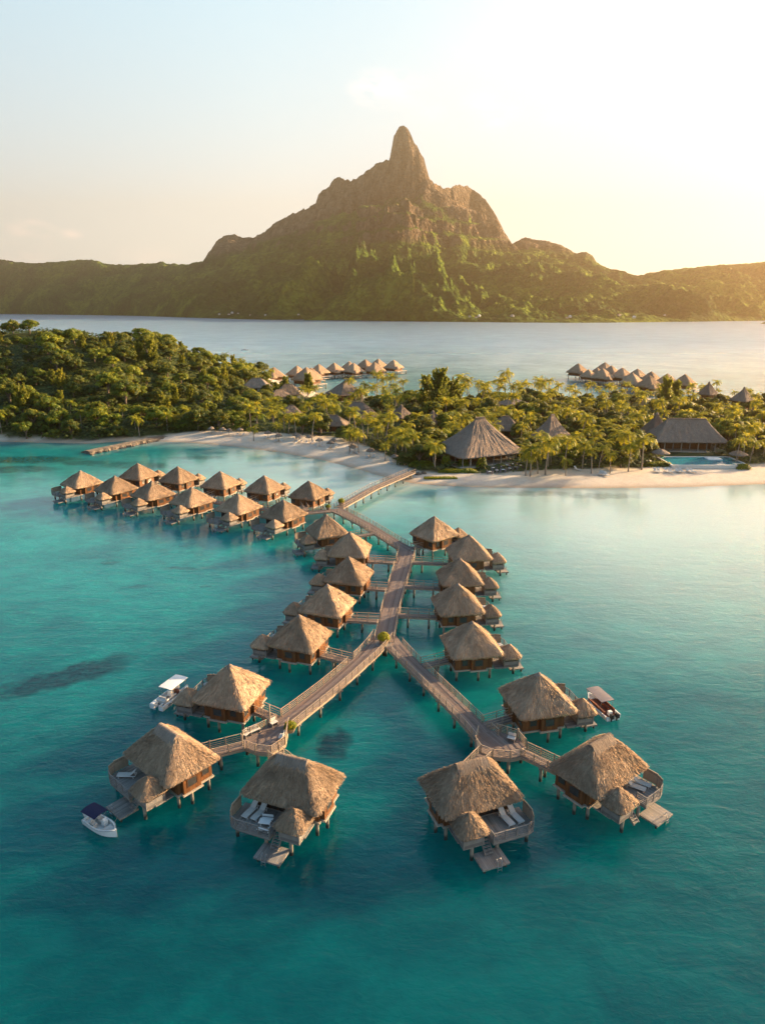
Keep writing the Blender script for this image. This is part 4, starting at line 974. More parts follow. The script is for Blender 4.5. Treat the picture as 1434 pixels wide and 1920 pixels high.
# stone jetty
def build_jetty():
    a, b = at(163, 846, 1.0), at(318, 812, 1.6); t = (b - a); L = t.length; rz = math.atan2(t.y, t.x)
    root = tag(empty('stone_jetty', (a.x, a.y, 0), rz), 'long stone jetty with a pale top reaching from the wooded shore into the lagoon', 'jetty')
    mb = MB(); n = 40; P = []
    for i in range(n + 1):
        x = L * i / n; w = 1.7 + .25 * math.sin(i * 1.9) + random.uniform(-.15, .15) + (.7 if i > 28 else 0); row = []
        for y, z in ((-w - .9, -.6), (-w - .3, .5), (-w, 1.0), (0, 1.06), (w, 1.0), (w + .3, .5), (w + .9, -.6)): row.append((x, y + random.uniform(-.08, .08), z + random.uniform(-.04, .04)))
        P.append(row)
    mb.grid(P); mb.face(P[0][::-1]); mb.build('causeway', M['stone'], root)
    mb = MB(); 
    for i in range(0, 12): mb.box((L * (i + .5) / 12, 0, 1.12 + .004 * (i % 2)), (L / 12 * .985, 2.1, .12))
    mb.build('paving', M['stonepale'], root)
    mb = MB(); rnd = random.Random(5)
    for i in range(90):
        s = rnd.uniform(.25, .6); x = rnd.uniform(-.5, L); y = rnd.choice((-1, 1)) * rnd.uniform(2.0, 3.1)
        rot = Matrix.Rotation(rnd.uniform(0, 3), 3, Vector((rnd.random(), rnd.random(), .3)).normalized()); mb.box((x, y, rnd.uniform(-.1, .45)), (s * 1.5, s * 1.1, s), 0, rot)
    o = mb.build('boulders', M['stone'], root); o['kind'] = 'stuff'
    for k in range(3): q = a + t * (.25 + .3 * k); CLEAR.append((q.x, q.y, 5))
build_jetty()

# ------------------------------------------------------------------ trees
def leaf_quads(rng, cen, nrm, size, up=.0):
    """one quad per centre, turned about its normal"""
    n = len(cen); nrm = nrm + rng.normal(0, .28, (n, 3)); nrm[:, 2] += up; nrm /= np.linalg.norm(nrm, axis=1)[:, None]
    a = np.cross(nrm, rng.normal(0, 1, (n, 3))); a /= np.linalg.norm(a, axis=1)[:, None] + 1e-9; b = np.cross(nrm, a)
    s = (size * rng.uniform(.6, 1.3, n))[:, None]
    V = np.stack([cen - a * s, cen - b * s * .55, cen + a * s, cen + b * s * .55], 1).reshape(-1, 3)
    return V, np.arange(n * 4).reshape(n, 4)
def crown_mesh(seed, R0=4.0, H=3.2, zc=4.6, nclump=22, leaves=120, size=.42, mat='leaf', lobes=1.0):
    rng = np.random.default_rng(seed); V = []; T = []
    for k in range(nclump):
        th = rng.uniform(0, 2 * np.pi); u = rng.uniform(-.35, 1); rr = math.sqrt(max(0, 1 - max(u, 0) ** 2)) * rng.uniform(.45, 1.0)
        c = np.array([math.cos(th) * rr * R0, math.sin(th) * rr * R0, zc + u * H * rng.uniform(.7, 1.05)])
        cr = rng.uniform(.26, .42) * R0 * lobes; d = rng.normal(0, 1, (leaves, 3)); d /= np.linalg.norm(d, axis=1)[:, None]; d[:, 2] = np.where(d[:, 2] < -.3, -d[:, 2] * .6, d[:, 2])
        rad = cr * rng.uniform(.72, 1.08, leaves)[:, None] * np.array([1, 1, .78])
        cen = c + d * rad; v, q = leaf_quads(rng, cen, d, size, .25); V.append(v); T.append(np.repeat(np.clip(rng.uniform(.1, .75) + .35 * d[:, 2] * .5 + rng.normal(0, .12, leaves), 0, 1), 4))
    V = np.concatenate(V); T = np.concatenate(T)
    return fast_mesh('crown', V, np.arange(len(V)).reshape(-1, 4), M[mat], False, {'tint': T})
def trunk_mesh(seed, h=4.2, r=.28, limbs=6, spread=2.6):
    rnd = random.Random(seed); mb = MB(); mb.tube([(0, 0, -.6), (rnd.uniform(-.2, .2), rnd.uniform(-.2, .2), h * .5), (rnd.uniform(-.4, .4), rnd.uniform(-.4, .4), h)], [r * 1.25, r, r * .7], 8)
    for k in range(limbs):
        a = 2 * math.pi * k / limbs + rnd.uniform(-.4, .4); s = rnd.uniform(.6, 1) * spread
        mb.tube([(0, 0, h * rnd.uniform(.45, .9)), (math.cos(a) * s * .5, math.sin(a) * s * .5, h * 1.1), (math.cos(a) * s, math.sin(a) * s, h * rnd.uniform(1.25, 1.5))], [r * .5, r * .35, r * .12], 6)
    return mb.mesh('trunk', M['bark'], True)
def feather_mesh(seed, H=9.0, R0=3.0, n=46):
    """ironwood: many upright wispy plumes"""
    rng = np.random.default_rng(seed); V = []; T = []
    for k in range(n):
        th = rng.uniform(0, 2 * np.pi); z0 = rng.uniform(.12, .85); r0 = R0 * rng.uniform(.1, 1) * (1.12 - z0)
        p0 = np.array([math.cos(th) * r0 * .45, math.sin(th) * r0 * .45, z0 * H]); ln = rng.uniform(.22, .40) * H * (1.1 - .5 * z0)
        dr = np.array([math.cos(th) * .55, math.sin(th) * .55, 1.0]); dr /= np.linalg.norm(dr); m_ = 46
        s = rng.uniform(0, 1, m_)[:, None]; side = rng.normal(0, .26, (m_, 3)) * (1.1 - s) * 1.3
        cen = p0 + dr * s * ln + side; nr = side + rng.normal(0, .3, (m_, 3)); v, q = leaf_quads(rng, cen, nr, .34); 
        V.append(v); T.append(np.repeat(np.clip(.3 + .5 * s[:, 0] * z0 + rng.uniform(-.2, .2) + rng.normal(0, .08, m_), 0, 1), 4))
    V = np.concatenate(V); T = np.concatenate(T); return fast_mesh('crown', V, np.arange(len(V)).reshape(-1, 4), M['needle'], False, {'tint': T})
def palm_meshes(seed, H=8.0, lean=1.2, nf=19, fl=3.6, mat='palm'):
    rnd = random.Random(seed); a = rnd.uniform(0, 6.28); top = Vector((math.cos(a) * lean, math.sin(a) * lean, H))
    pts = [Vector((0, 0, -.5))] + [Vector((top.x * (k / 6) ** 1.7, top.y * (k / 6) ** 1.7, H * k / 6)) for k in range(1, 7)]
    mb = MB(); mb.tube(pts, [.24, .19, .16, .145, .135, .13, .15], 8, True, .06); tr = mb.mesh('trunk', M['palmbark'], True)
    rng = np.random.default_rng(seed); V = []; Q = []; T = []; base = 0
    def quad(p0, p1, p2, p3, t):
        nonlocal base
        V.extend([p0, p1, p2, p3]); Q.append((base, base + 1, base + 2, base + 3)); T.extend([t] * 4); base += 4
    for k in range(nf):
        az = k * 2.399 + rnd.uniform(-.25, .25); e0 = R(rnd.uniform(5, 78) if k % 3 else rnd.uniform(-15, 30)); L = fl * rnd.uniform(.8, 1.12); d = Vector((math.cos(az), math.sin(az), 0)); sd = Vector((-d.y, d.x, 0))
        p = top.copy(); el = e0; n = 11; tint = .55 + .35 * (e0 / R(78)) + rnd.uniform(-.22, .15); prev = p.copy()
        for i in range(n):
            step = L / n; el -= R(5.0 + 9.0 * (i / n)); q = p + (d * math.cos(el) + Vector((0, 0, 1)) * math.sin(el)) * step; f = (i + .5) / n
            ll = (.22 + .95 * math.sin(math.pi * min(1, f * .92 + .06)) ** .8) * fl * .21; up = (q - p).normalized(); nrm = sd.cross(up)
            for s in (-1, 1):
                for h in (.25, .75):
                    b = p + (q - p) * h; w = (q - p) * .36; tip = b + sd * s * ll * .86 + up * ll * .38 - Vector((0, 0, 1)) * ll * rnd.uniform(.25, .62)
                    quad(b - w * .5, b + w * .5, tip + w * .18, tip - w * .18, min(1, max(0, tint + rnd.uniform(-.1, .1))))
            quad(p - sd * .03, p + sd * .03, q + sd * .03, q - sd * .03, tint)
            p = q
    return tr, fast_mesh('crown', np.array([tuple(v) for v in V]), np.array(Q), M[mat], False, {'tint': np.array(T)})

KINDS_ = {}
def add_kind(k, crown, trunk): KINDS_.setdefault(k, []).append((crown, trunk))
for s in range(6): add_kind('broad', crown_mesh(100 + s, 3.9, [2.5, 3.1, 2.2, 2.8, 3.4, 2.6][s], 4.6, 24 + s, 125, .36, 'leaf' if s % 2 else 'leaf_dark'), trunk_mesh(200 + s))
for s in range(3): add_kind('dark', crown_mesh(120 + s, 4.6, 2.4, 3.6, 34, 120, .34, 'leaf_dark', .8), trunk_mesh(220 + s, 3.6))
for s in range(3): add_kind('iron', feather_mesh(140 + s, [9, 10.5, 8][s], [3.2, 3.6, 3.8][s], [60, 75, 60][s]), trunk_mesh(240 + s, 6, .2, 3, 1.2))
for s in range(7):
    t, c = palm_meshes(300 + s, [6.6, 7.6, 5.4, 7.0, 8.4, 6.0, 7.4][s], [.5, 1.4, .8, .3, 1.9, 1.1, .6][s], [18, 20, 17, 21, 19, 18, 22][s], [3.5, 3.3, 3.4, 3.7, 3.3, 3.6, 3.4][s]); add_kind('palm', c, t)
NAME = {'broad': 'broadleaf_tree', 'dark': 'dense_shade_tree', 'iron': 'ironwood_tree', 'palm': 'coconut_palm'}
LM = [(240, 832, 'stone jetty'), (352, 800, 'big rounded bush by the bay'), (272, 650, 'tall tree on the hill crest'), (120, 640, 'left hump of the hill crest'), (30, 628, 'left edge of the hill crest'), (48, 760, 'pale feathery tree at the hill foot'), (188, 790, 'yellowish tree on the lower slope'), (380, 672, 'lone tall palm by the hill'), (120, 800, 'white speck at the hill foot'), (200, 715, 'middle of the wooded hill'), (100, 715, 'left side of the wooded hill'), (330, 735, 'right flank of the wooded hill'), (420, 760, 'trees between hill and bay beach'),
      (483, 742, 'pale roofed house on the neck'), (541, 745, 'brown roofed house on the neck'), (648, 735, 'pointed red brown house'), (622, 800, 'brown house behind the bay parasols'), (680, 780, 'grey houses behind the bay'), (752, 785, 'small pointed grey house'), (811, 797, 'small pointed house left of the hall'), (770, 882, 'beach end of the footbridge'), (822, 745, 'tallest feathery tree'), (905, 830, 'great thatched hall'), (948, 808, 'low house behind the hall'), (1000, 742, 'pale path at the back shore'), (1052, 825, 'steep swept roof house'), (1120, 860, 'leaning beach palm pair'), (1177, 860, 'lone straight beach palm'), (1202, 850, 'tall leaning palm by the pool'), (1237, 820, 'narrow pointed house'), (1296, 825, 'long pool pavilion'), (1316, 865, 'swimming pool'), (1255, 745, 'golden feathery trees'), (1329, 720, 'pointed roof above the treetops'), (1395, 725, 'broad roof above the treetops'), (1120, 760, 'far right bungalows'), (1405, 850, 'right end of the beach'), (1180, 790, 'middle of the right grove'), (1080, 775, 'dark hollow of the right grove'), (560, 790, 'hidden house left of the bay')]
def proj(x, y, z):
    d = Vector((x, y, z - CAM_H)); dep = d.y * math.cos(PITCH) - d.z * math.sin(PITCH); up = d.y * math.sin(PITCH) + d.z * math.cos(PITCH)
    return 717 + FPX * d.x / dep, 960 - FPX * up / dep
def tree_label(what, x, y, z):
    px, py = proj(x, y, z); l = min(LM, key=lambda q: (q[0] - px) ** 2 + (1.6 * (q[1] - py)) ** 2)
    dx, dy = px - l[0], (l[1] - py) * 1.6; ds = math.hypot(dx, dy); a = math.degrees(math.atan2(dy, dx)) % 360
    dr = ['right of', 'above right of', 'above', 'above left of', 'left of', 'below left of', 'below', 'below right of'][int((a + 22.5) // 45) % 8]
    return '%s %s%s the %s' % (what, 'just ' if ds < 34 else '', dr, l[2]), what + 's near the ' + l[2]
PLANTED = []
def tree(kind, x, y, z, sc, label, group, rz=None, var=None, zs=1.0):
    crown, trunk = random.choice(KINDS_[kind]) if var is None else KINDS_[kind][var % len(KINDS_[kind])]
    root = empty(NAME[kind], (x, y, z), random.uniform(0, 6.28) if rz is None else rz); root.scale = (sc, sc, sc * zs)
    tag(root, label, 'palm tree' if kind == 'palm' else 'tree', group)
    link('crown', crown, root); link('trunk', trunk, root); PLANTED.append((x, y)); return root
def clear_ok(x, y, r=0):
    for cx, cy, cr in CLEAR:
        if math.hypot(x - cx, y - cy) < cr + r: return False
    for cx, cy, hw in SIGHT:
        if hw and cy - 30 < y < cy and abs(x / y - cx / cy) * cy < hw + 1.5: return False
    return True
def far_ok(x, y, d, lst): return all((x - a) ** 2 + (y - b) ** 2 > d * d for a, b in lst)
# palms standing on the sand, each where the photograph has it: foot px, py, crown top py
BP = [(985, 889, 838, 'palm on the sand right of the hall terrace, its foot closest to the water'), (994, 890, 826, 'palm with a broad crown right of the great hall'), (1022, 888, 818, 'tall palm in front of the steep half hidden house'), (1060, 889, 846, 'short palm with a thin straight trunk right of the steep house'), (1008, 886, 842, 'palm between two others right of the great hall'),
      (1108, 886, 842, 'leaning palm on open sand, first of the middle pair'), (1122, 877, 836, 'palm behind the leaning one in the middle of the right beach'), (1143, 886, 842, 'palm on open sand left of the two tall beach palms'), (1177, 883, 828, 'tall straight palm alone on the right beach'), (1202, 880, 812, 'tall leaning palm left of the swimming pool'),
      (476, 824, 786, 'single palm on the bay sand, leftmost of the beach palms'), (518, 822, 790, 'palm at the edge of the bay sand behind a parasol'), (556, 822, 780, 'palm with a drooping crown behind the bay beach'), (585, 826, 782, 'palm behind the third parasol of the bay'), (656, 848, 800, 'spreading palm on the wide sand of the bay'), (672, 848, 806, 'thin palm beside the spreading palm on the bay sand'),
      (722, 862, 830, 'small palm on open sand left of the dark bushes by the bridge'), (742, 852, 800, 'palm at the front of the grove by the bridge end'), (762, 856, 798, 'palm with gold lit fronds at the front of the grove'), (1378, 870, 826, 'palm right of the swimming pool'), (1404, 868, 830, 'palm near the right edge behind the pool'),
      (380, 686, 662, 'single tall palm standing above the neck beside the wooded hill')]
for i, (px, py, ty, lb) in enumerate(BP):
    p = at(px, py, 1.6); h = (py - ty) * p.y / FPX * 1.03; tree('palm', p.x, p.y, gz(p.x, p.y) - .1, h / 8.0, lb, 'coconut palms on the beach', None, i * 3 + (4 if i == 9 else 0), 1.0)
rnd = random.Random(12)
for i, (px, py, n, sp, lb) in enumerate(((720, 742, 3, 16, 'coconut palm on the back shore right of the pointed red brown house'), (1000, 742, 5, 34, 'coconut palm on the back shore above the pale path'), (905, 738, 8, 70, 'coconut palm in the row between the tallest feathery tree and the pale path'), (1140, 738, 7, 60, 'coconut palm on the back shore below the far right bungalows'), (1270, 730, 7, 90, 'coconut palm rising beside the far right bungalows'), (470, 716, 7, 50, 'coconut palm on the neck between the wooded hill and the far bungalows'), (440, 726, 5, 30, 'coconut palm at the foot of the wooded hill by the neck'))):
    for k in range(n):
        x_ = px + (k - (n - 1) / 2) * sp / max(1, n - 1) * 1.6 + rnd.uniform(-4, 4); p = at(x_, py + rnd.uniform(-3, 6), 1.9)
        if inside_dist(np.array([p.x]), np.array([p.y]))[0] < 1: p.y -= 14; p.x *= .97
        tree('palm', p.x, p.y, gz(p.x, p.y) - .1, rnd.uniform(1.25, 1.75) if 600 < px < 1100 else rnd.uniform(.9, 1.2), *tree_label('slender coconut palm', p.x, p.y, 11), None, None)
# feathery giants
for px, py, h, lb, vr in ((822, 776, 18, 'tallest feathery ironwood tree, standing behind the great hall against the lagoon', 1), (800, 770, 16, 'feathery ironwood tree touching the left side of the tallest one', 0), (848, 772, 16.5, 'feathery ironwood tree touching the right side of the tallest one', 2), (1245, 764, 13, 'golden feathery tree behind the pool pavilion below the far bungalows', 1), (1262, 760, 12, 'golden bushy ironwood behind the pool pavilion, right of a similar one', 0), (48, 800, 12, 'pale feathery ironwood tree at the foot of the wooded hill on the left edge', 2), (188, 806, 8, 'small yellowish ironwood tree on the lower slope left of the jetty', 1), (535, 740, 11, 'pale ironwood tree on the neck beside the brown roofed house', 2), (578, 740, 12, 'golden bushy tree at the tip of the neck by the far bungalows', 0)):
    p = at(px, py, 1.9); tree('iron', p.x, p.y, gz(p.x, p.y) - .2, h / 10.0 * (1.12 if vr == 1 else 1.2), lb, None, None, vr)
for px, py, h, lb in ((283, 655, 13, 'tall open crowned ironwood tree standing up from the crest of the wooded hill'), (262, 655, 9.5, 'grey green ironwood beside the tall one on the crest of the wooded hill')):
    Y = 352.; X = (px - 717) / FPX * Y * .975; tree('iron', X, Y, gz(X, Y) - 1, h / 10 * 1.1, lb, None, None, 1)

def scatter(n, x0, x1, y0, y1, ypow, seed):
    rng = np.random.default_rng(seed); y = y0 + (y1 - y0) * rng.uniform(0, 1, n) ** ypow; x = rng.uniform(x0, x1, n); ok = np.abs(x) < .60 * y; x, y = x[ok], y[ok]
    return x, y, inside_dist(x, y), ground_z(x, y)
rnd = random.Random(77); pl = np.zeros((0, 2)); cnt = cd = 0
X_, Y_, D_, Z_ = scatter(20000, -236, -60, 263, 450, 1.0, 5)
ko = (Y_ < 378) | (X_ > -150); X_, Y_, D_, Z_ = X_[ko], Y_[ko], D_[ko], Z_[ko]
for x, y, d, z in zip(X_, Y_, D_, Z_):
    if d < 2.5 + (0 if x < -88 else beach_w(x)) or not clear_ok(x, y, 2): continue
    s_ = rnd.uniform(.62, 1.45) ** 1.1; dm = 3.9 + 2.2 * s_ + (y - 263) * .012
    if len(pl) and ((pl - (x, y)) ** 2).sum(1).min() < dm * dm: continue
    pl = np.vstack([pl, (x, y)]); k = rnd.random()
    if y < 287 and k < .2:
        lb, g = tree_label('coconut palm', x, y, z + 6); tree('palm', x, y, z - .2, rnd.uniform(.8, 1.1), lb, g)
    elif k < .12: lb, g = tree_label('feathery upright tree', x, y, z + 5); tree('iron', x, y, z - .5, rnd.uniform(.7, 1.05), lb, g)
    elif k < .52: lb, g = tree_label('dark dense tree', x, y, z + 5); tree('dark', x, y, z - rnd.uniform(.8, 1.8), s_ * .85, lb, g); cd += 1
    else:
        v = rnd.randrange(6); s = s_; lb, g = tree_label(('large ' if s > 1.35 else 'small ' if s < .95 else '') + ('light green tree' if v % 2 else 'dark green tree'), x, y, z + 5); tree('broad', x, y, z - rnd.uniform(.8, 1.8), s, lb, g, None, v); cnt += 1
print('HILL', cnt, cd)
pl2 = np.array(PLANTED); cp = cb = 0
X_, Y_, D_, Z_ = scatter(30000, -62, 236, 200, 388, 1.1, 6)
for x, y, d, z in zip(X_, Y_, D_, Z_):
    bw = float(beach_w(x))
    if d < bw + .5 or not clear_ok(x, y, 1.0): continue
    dm = 4.4 + (y - 200) * .022
    if ((pl2 - (x, y)) ** 2).sum(1).min() < dm * dm: continue
    if 80 < x < 104 and y > 372: continue
    front = d < bw + 16; pl2 = np.vstack([pl2, (x, y)])
    if rnd.random() < (.74 if front else .46):
        s = rnd.uniform(.8, 1.2) * (1.2 if y > 300 and -15 < x < 95 else .95 if y > 300 else 1.05); lb, g = tree_label('tall coconut palm' if s > 1.07 else 'short coconut palm' if s < .92 else 'coconut palm', x, y, z + 7 * s); tree('palm', x, y, z - .2, s, lb, g); cp += 1
    else:
        k = rnd.choice(('broad', 'dark')); v = rnd.randrange(6); s = rnd.uniform(.65, 1.3) * (.8 if y > 330 and not -15 < x < 95 else 1)
        lb, g = tree_label(('large ' if s > 1.08 else 'small ' if s < .82 else '') + ('dark dense tree' if k == 'dark' else 'light green tree' if v % 2 else 'dark green tree'), x, y, z + 5); tree(k, x, y, z - rnd.uniform(.6, 1.4), s, lb, g, None, v); cb += 1
print('GROVE', cp, cb)
# undergrowth: leaf mounds over the soil
def build_under():
    rng = np.random.default_rng(9); n = 90000
    y = rng.uniform(198, 430, n); x = rng.uniform(-.66, .66, n) * y; x = np.where((x > -90) | (y < 420), x, x)
    d = inside_dist(x, y); ok = (d > np.where(x < -88, .6, beach_w(x)) + 1.0)
    for cx, cy, r in CLEAR: ok &= np.hypot(x - cx, y - cy) > r * .85
    ok &= ~((y > 372) & (x > 80) & (x < 104))
    x, y = x[ok], y[ok]; dd = d[ok]
    hgt = np.clip((fbm(x / 7, y / 7, 3, 13) - .35) * 6.5, .1, 3.4) * np.clip((dd - beach_w(x)) / 6 + .25, 0, 1) + np.where((x < -84) & (dd < 26), 1.8, 0)
    z = ground_z(x, y) + hgt * rng.uniform(.55, 1.0, len(x))
    V, Q = leaf_quads(rng, np.stack([x, y, z], 1), np.tile([0, -.3, 1.0], (len(x), 1)), .75)
    T = np.repeat(np.clip(fbm(x / 9, y / 9, 3, 17) + rng.normal(0, .15, len(x)), 0, 1), 4)
    me = fast_mesh('undergrowth', V, Q, M['under'], False, {'tint': T}); tag(link('undergrowth', me), 'low green undergrowth filling the ground between the trees', 'undergrowth', kind='stuff')
build_under()
# clipped hedges and bushes near the hall
def hedge(name, label, c, hw, hd, h, rz=0.0, mat='leaf', n=900, z=None):
    rng = np.random.default_rng(int(abs(c[0] * 7 + c[1]))); u = rng.uniform(-1, 1, (n, 2)); r = np.abs(u).max(1); zz = h * (1 - np.clip(r - .5, 0, 1) ** 2 * 3.2) * rng.uniform(.3, 1.0, n) 
    P = np.stack([u[:, 0] * hw, u[:, 1] * hd, np.maximum(zz, .05)], 1); V, Q = leaf_quads(rng, P, np.stack([u[:, 0], u[:, 1], np.full(n, .8)], 1), .26)
    me = fast_mesh(name, V, Q, M[mat], False, {'tint': np.repeat(rng.uniform(.2, .9, n), 4)})
    o = link(name, me, None, (c[0], c[1], gz(c[0], c[1]) if z is None else z), rz); tag(o, label, 'hedge' if 'hedge' in name else 'bush'); return o
for px, py, hw, hd, h, nm, lb in ((790, 872, 4.2, 1.8, 1.8, 'clipped_hedge', 'clipped rounded green hedge on the sand left of the great hall'), (858, 882, 6.0, 1.4, 1.0, 'low_hedge', 'low green hedge along the front left of the great hall'), (868, 874, 1.6, 1.5, 3.6, 'bush', 'upright bush before the left front of the great hall'), (902, 876, 1.7, 1.5, 3.4, 'bush', 'upright bush before the middle of the great hall'), (836, 872, 1.5, 1.4, 3.4, 'bush', 'spiky bush at the left corner of the great hall'), (1232, 872, 5, 1.6, 1.3, 'low_hedge', 'low green hedge left of the swimming pool'), (1392, 876, 2.2, 1.6, 1.5, 'clipped_hedge', 'small clipped hedge right of the swimming pool'), (762, 868, 3.2, 2.4, 4.2, 'bush', 'dark leafy bush clump on the sand above the bridge end'), (352, 806, 9.5, 4.5, 6.0, 'big_bush', 'large rounded dark bush at the left end of the bay beach'), (826, 890, 5, 1.2, .35, 'creeper_patch', 'low creeping plants on the sand right of the bridge end')):
    p = at(px, py, 1.8); hedge(nm, lb, (p.x, p.y), hw, hd, h, 0, 'leaf' if 'dark' not in lb else 'leaf_dark', int(350 * (hw * hd) ** .75))
# ------------------------------------------------------------------ boats
def hull_mb(L, B, D, bow=.55, stern_w=.88, deckz=.0, n=18):
    """outer shell and inner well; bow towards +y, waterline at z = 0"""
    out, rows = MB(), []
    prof = lambda f: (stern_w + (1 - stern_w) * min(1, f / .35)) if f < .5 else max(0.02, (1 - ((f - .5) / .5) ** 2.2))
    for i in range(n + 1):
        f = i / n; y = -L / 2 + L * f; w = B / 2 * prof(f); sh = D + .28 * max(0, f - .5) ** 1.5 * 2; kz = -.25 + .45 * max(0, (f - .7) / .3) ** 2
        rows.append([(-w, y, sh), (-w * .97, y, sh - .12), (-w * .86, y, .05), (-w * .45, y, kz), (0, y, kz - .08), (w * .45, y, kz), (w * .86, y, .05), (w * .97, y, sh - .12), (w, y, sh)])
    out.grid(rows); out.face(rows[0][::-1])
    inn = []
    for i in range(n + 1):
        f = i / n; y = -L / 2 + .06 + (L - .12) * f * .985; w = max(.0, B / 2 * prof(f) - .16); sh = D + .28 * max(0, f - .5) ** 1.5 * 2; fz = .12 + .30 * max(0, (f - .68) / .3)
        inn.append([(-w - .14, y, sh + .004), (-w, y, sh + .004), (-w, y, fz), (w, y, fz), (w, y, sh + .004), (w + .14, y, sh + .004)])
    out.grid([r[::-1] for r in inn])
    return out
def outboard(root, x, y, k=1.0, mat='white'):
    mb = MB(); mb.box((x, y - .12, .72), (.34 * k, .5 * k, .42 * k)); mb.box((x, y - .14, .98), (.28 * k, .4 * k, .16 * k)); mb.tube([(x, y - .1, .55), (x, y - .1, -.3)], [.1, .07], 8); return mb.build('outboard_motor', M[mat], root)
def canopy(root, y0, y1, w, z, mat, posts, curve=.1, nm='canopy'):
    mb = MB(); P = []; 
    for i in range(7):
        f = i / 6; P.append([(-w / 2 + w * k / 8, y0 + (y1 - y0) * f, z + curve * (1 - (2 * k / 8 - 1) ** 2) + .03 * math.sin(f * 3.14)) for k in range(9)])
    mb.grid(P); mb.grid([[(x, y, z_ - .05) for x, y, z_ in r][::-1] for r in P])
    for r in (0, -1): mb.grid([[P[r][k] for k in range(9)], [(P[r][k][0], P[r][k][1], P[r][k][2] - .05) for k in range(9)]])
    for c in (0, -1): mb.grid([[P[i][c] for i in range(7)], [(P[i][c][0], P[i][c][1], P[i][c][2] - .05) for i in range(7)]])
    cn = mb.build(nm, M[mat], root, True)
    for s in (-1, 1):
        for yb, yt in posts:
            pm = MB(); pm.tube([(s * (w / 2 - .02), yb, .55), (s * (w / 2 - .08), yt, z)], .025, 6); pm.build('canopy_post', M['steel'], root)
def between(p, q): return (p + q) / 2, math.atan2((q - p).y, (q - p).x) - math.pi / 2, (q - p).length
# small open motor boat with a navy bimini, bow to the lower right
a, b = at(166, 1531, .5), at(219, 1562, .5); c, rz, L = between(a, b); L *= 1.02
r = tag(empty('motor_boat', (c.x, c.y, 0), rz), 'small white open motor boat with a navy canopy beside the lower left swim platform', 'boat')
hull_mb(L, 1.75, .62).build('hull', M['white'], r, False); canopy(r, -L * .46, L * .02, 1.6, 1.75, 'navy', ((-L * .25, -L * .44), (-L * .2, 0)), .14)
mb = MB(); mb.box((0, -L * .33, .38), (1.3, .5, .5)); mb.box((0, -L * .42, .66), (1.3, .14, .4)); mb.build('rear_bench', M['white'], r)
mb = MB(); mb.box((-.34, -.05, .5), (.46, .5, .62)); mb.box((-.34, -.02, .9), (.4, .06, .3), 0, Matrix.Rotation(.4, 3, 'X')); mb.build('console', M['white'], r)
for s in (-1, 1): mb = MB(); mb.box((s * .38, -.75, .42), (.44, .46, .4)); mb.box((s * .38, -.96, .72), (.44, .1, .42)); mb.build('seat', M['cushion'], r)
mb = MB(); mb.face([(-.55, L * .12, .46), (.55, L * .12, .46), (.34, L * .33, .56), (0, L * .40, .6), (-.34, L * .33, .56)]); mb.face([(-.55, L * .12, .3), (.55, L * .12, .3), (.55, L * .12, .46), (-.55, L * .12, .46)]); mb.build('bow_cushion', M['cushion'], r)
mb = MB(); mb.tube([(-.7, L * .15, .82), (-.45, L * .34, 1.02), (0, L * .46, 1.1), (.45, L * .34, 1.02), (.7, L * .15, .82)], .022, 6); mb.build('bow_rail', M['steel'], r)
outboard(r, 0, -L / 2 - .1)
# white motor boat with hard top by the left gazebo, stern to the lower left
a, b = at(288, 1330, .4), at(350, 1283, .4); c, rz, L = between(a, b); L *= .84
r = tag(empty('motor_boat', (c.x, c.y, 0), rz), 'white motor boat with a flat white hard top moored beyond the left gazebo', 'boat')
for s in (-1, 1):
    h = hull_mb(L, .85, .62, stern_w=.9); h.v = [(x + s * .72, y, z) for x, y, z in h.v]; h.build('pontoon_hull', M['white'], r)
mb = MB(); mb.box((0, -.1, .42), (1.0, L * .72, .12)); mb.build('deck', M['greywood'], r)
canopy(r, -L * .16, L * .46, 2.1, 2.1, 'white', ((-L * .08, -L * .12), (L * .25, L * .40)), .06, 'hard_top')
mb = MB(); mb.box((0, .1, .85), (.6, .5, .8)); mb.box((0, .3, 1.35), (.6, .06, .3)); mb.build('console', M['white'], r)
mb = MB(); mb.box((0, -L * .30, .68), (1.3, .5, .4)); mb.box((0, -L * .26, .95), (1.2, .14, .4)); mb.build('seat', M['cushion'], r)
mb = MB(); mb.box((0, .9, .7), (1.1, .5, .42)); mb.build('seat', M['redbrown'], r)
for s in (-1, 1): mb = MB(); mb.box((s * 1.15, -.1, .35), (.03, L * .6, .12)); mb.build('blue_stripe', M['navy'], r)
outboard(r, -.25, -L / 2 + .1, 1.5)
# boat with a long grey canopy at the right, bow to the upper left
a, b = at(1153, 1349, .4), at(1098, 1300, .4); c, rz, L = between(a, b); L *= .88
r = tag(empty('canopied_boat', (c.x, c.y, 0), rz), 'white boat with a long grey canopy and red brown seats moored at the right gazebo', 'boat')
hull_mb(L, 2.3, .66, stern_w=.95).build('hull', M['white'], r); canopy(r, -L * .26, L * .36, 1.9, 2.0, 'greycanvas', ((-L * .2, -L * .24), (L * .2, L * .34)), .05)
mb = MB(); mb.box((0, -.2, .3), (1.7, L * .72, .1)); mb.build('floor', M['redbrown'], r)
for s in (-1, 1): mb = MB(); mb.box((s * .68, -.2, .52), (.42, L * .56, .36)); mb.box((s * .86, -.2, .78), (.1, L * .56, .3)); mb.build('bench', M['redbrown'], r)
mb = MB(); mb.box((0, -L * .36, .62), (.5, .4, .55)); mb.build('console', M['white'], r)
for s in (-.4, .4): outboard(r, s, -L / 2 - .05, 1.05, 'blackrub')
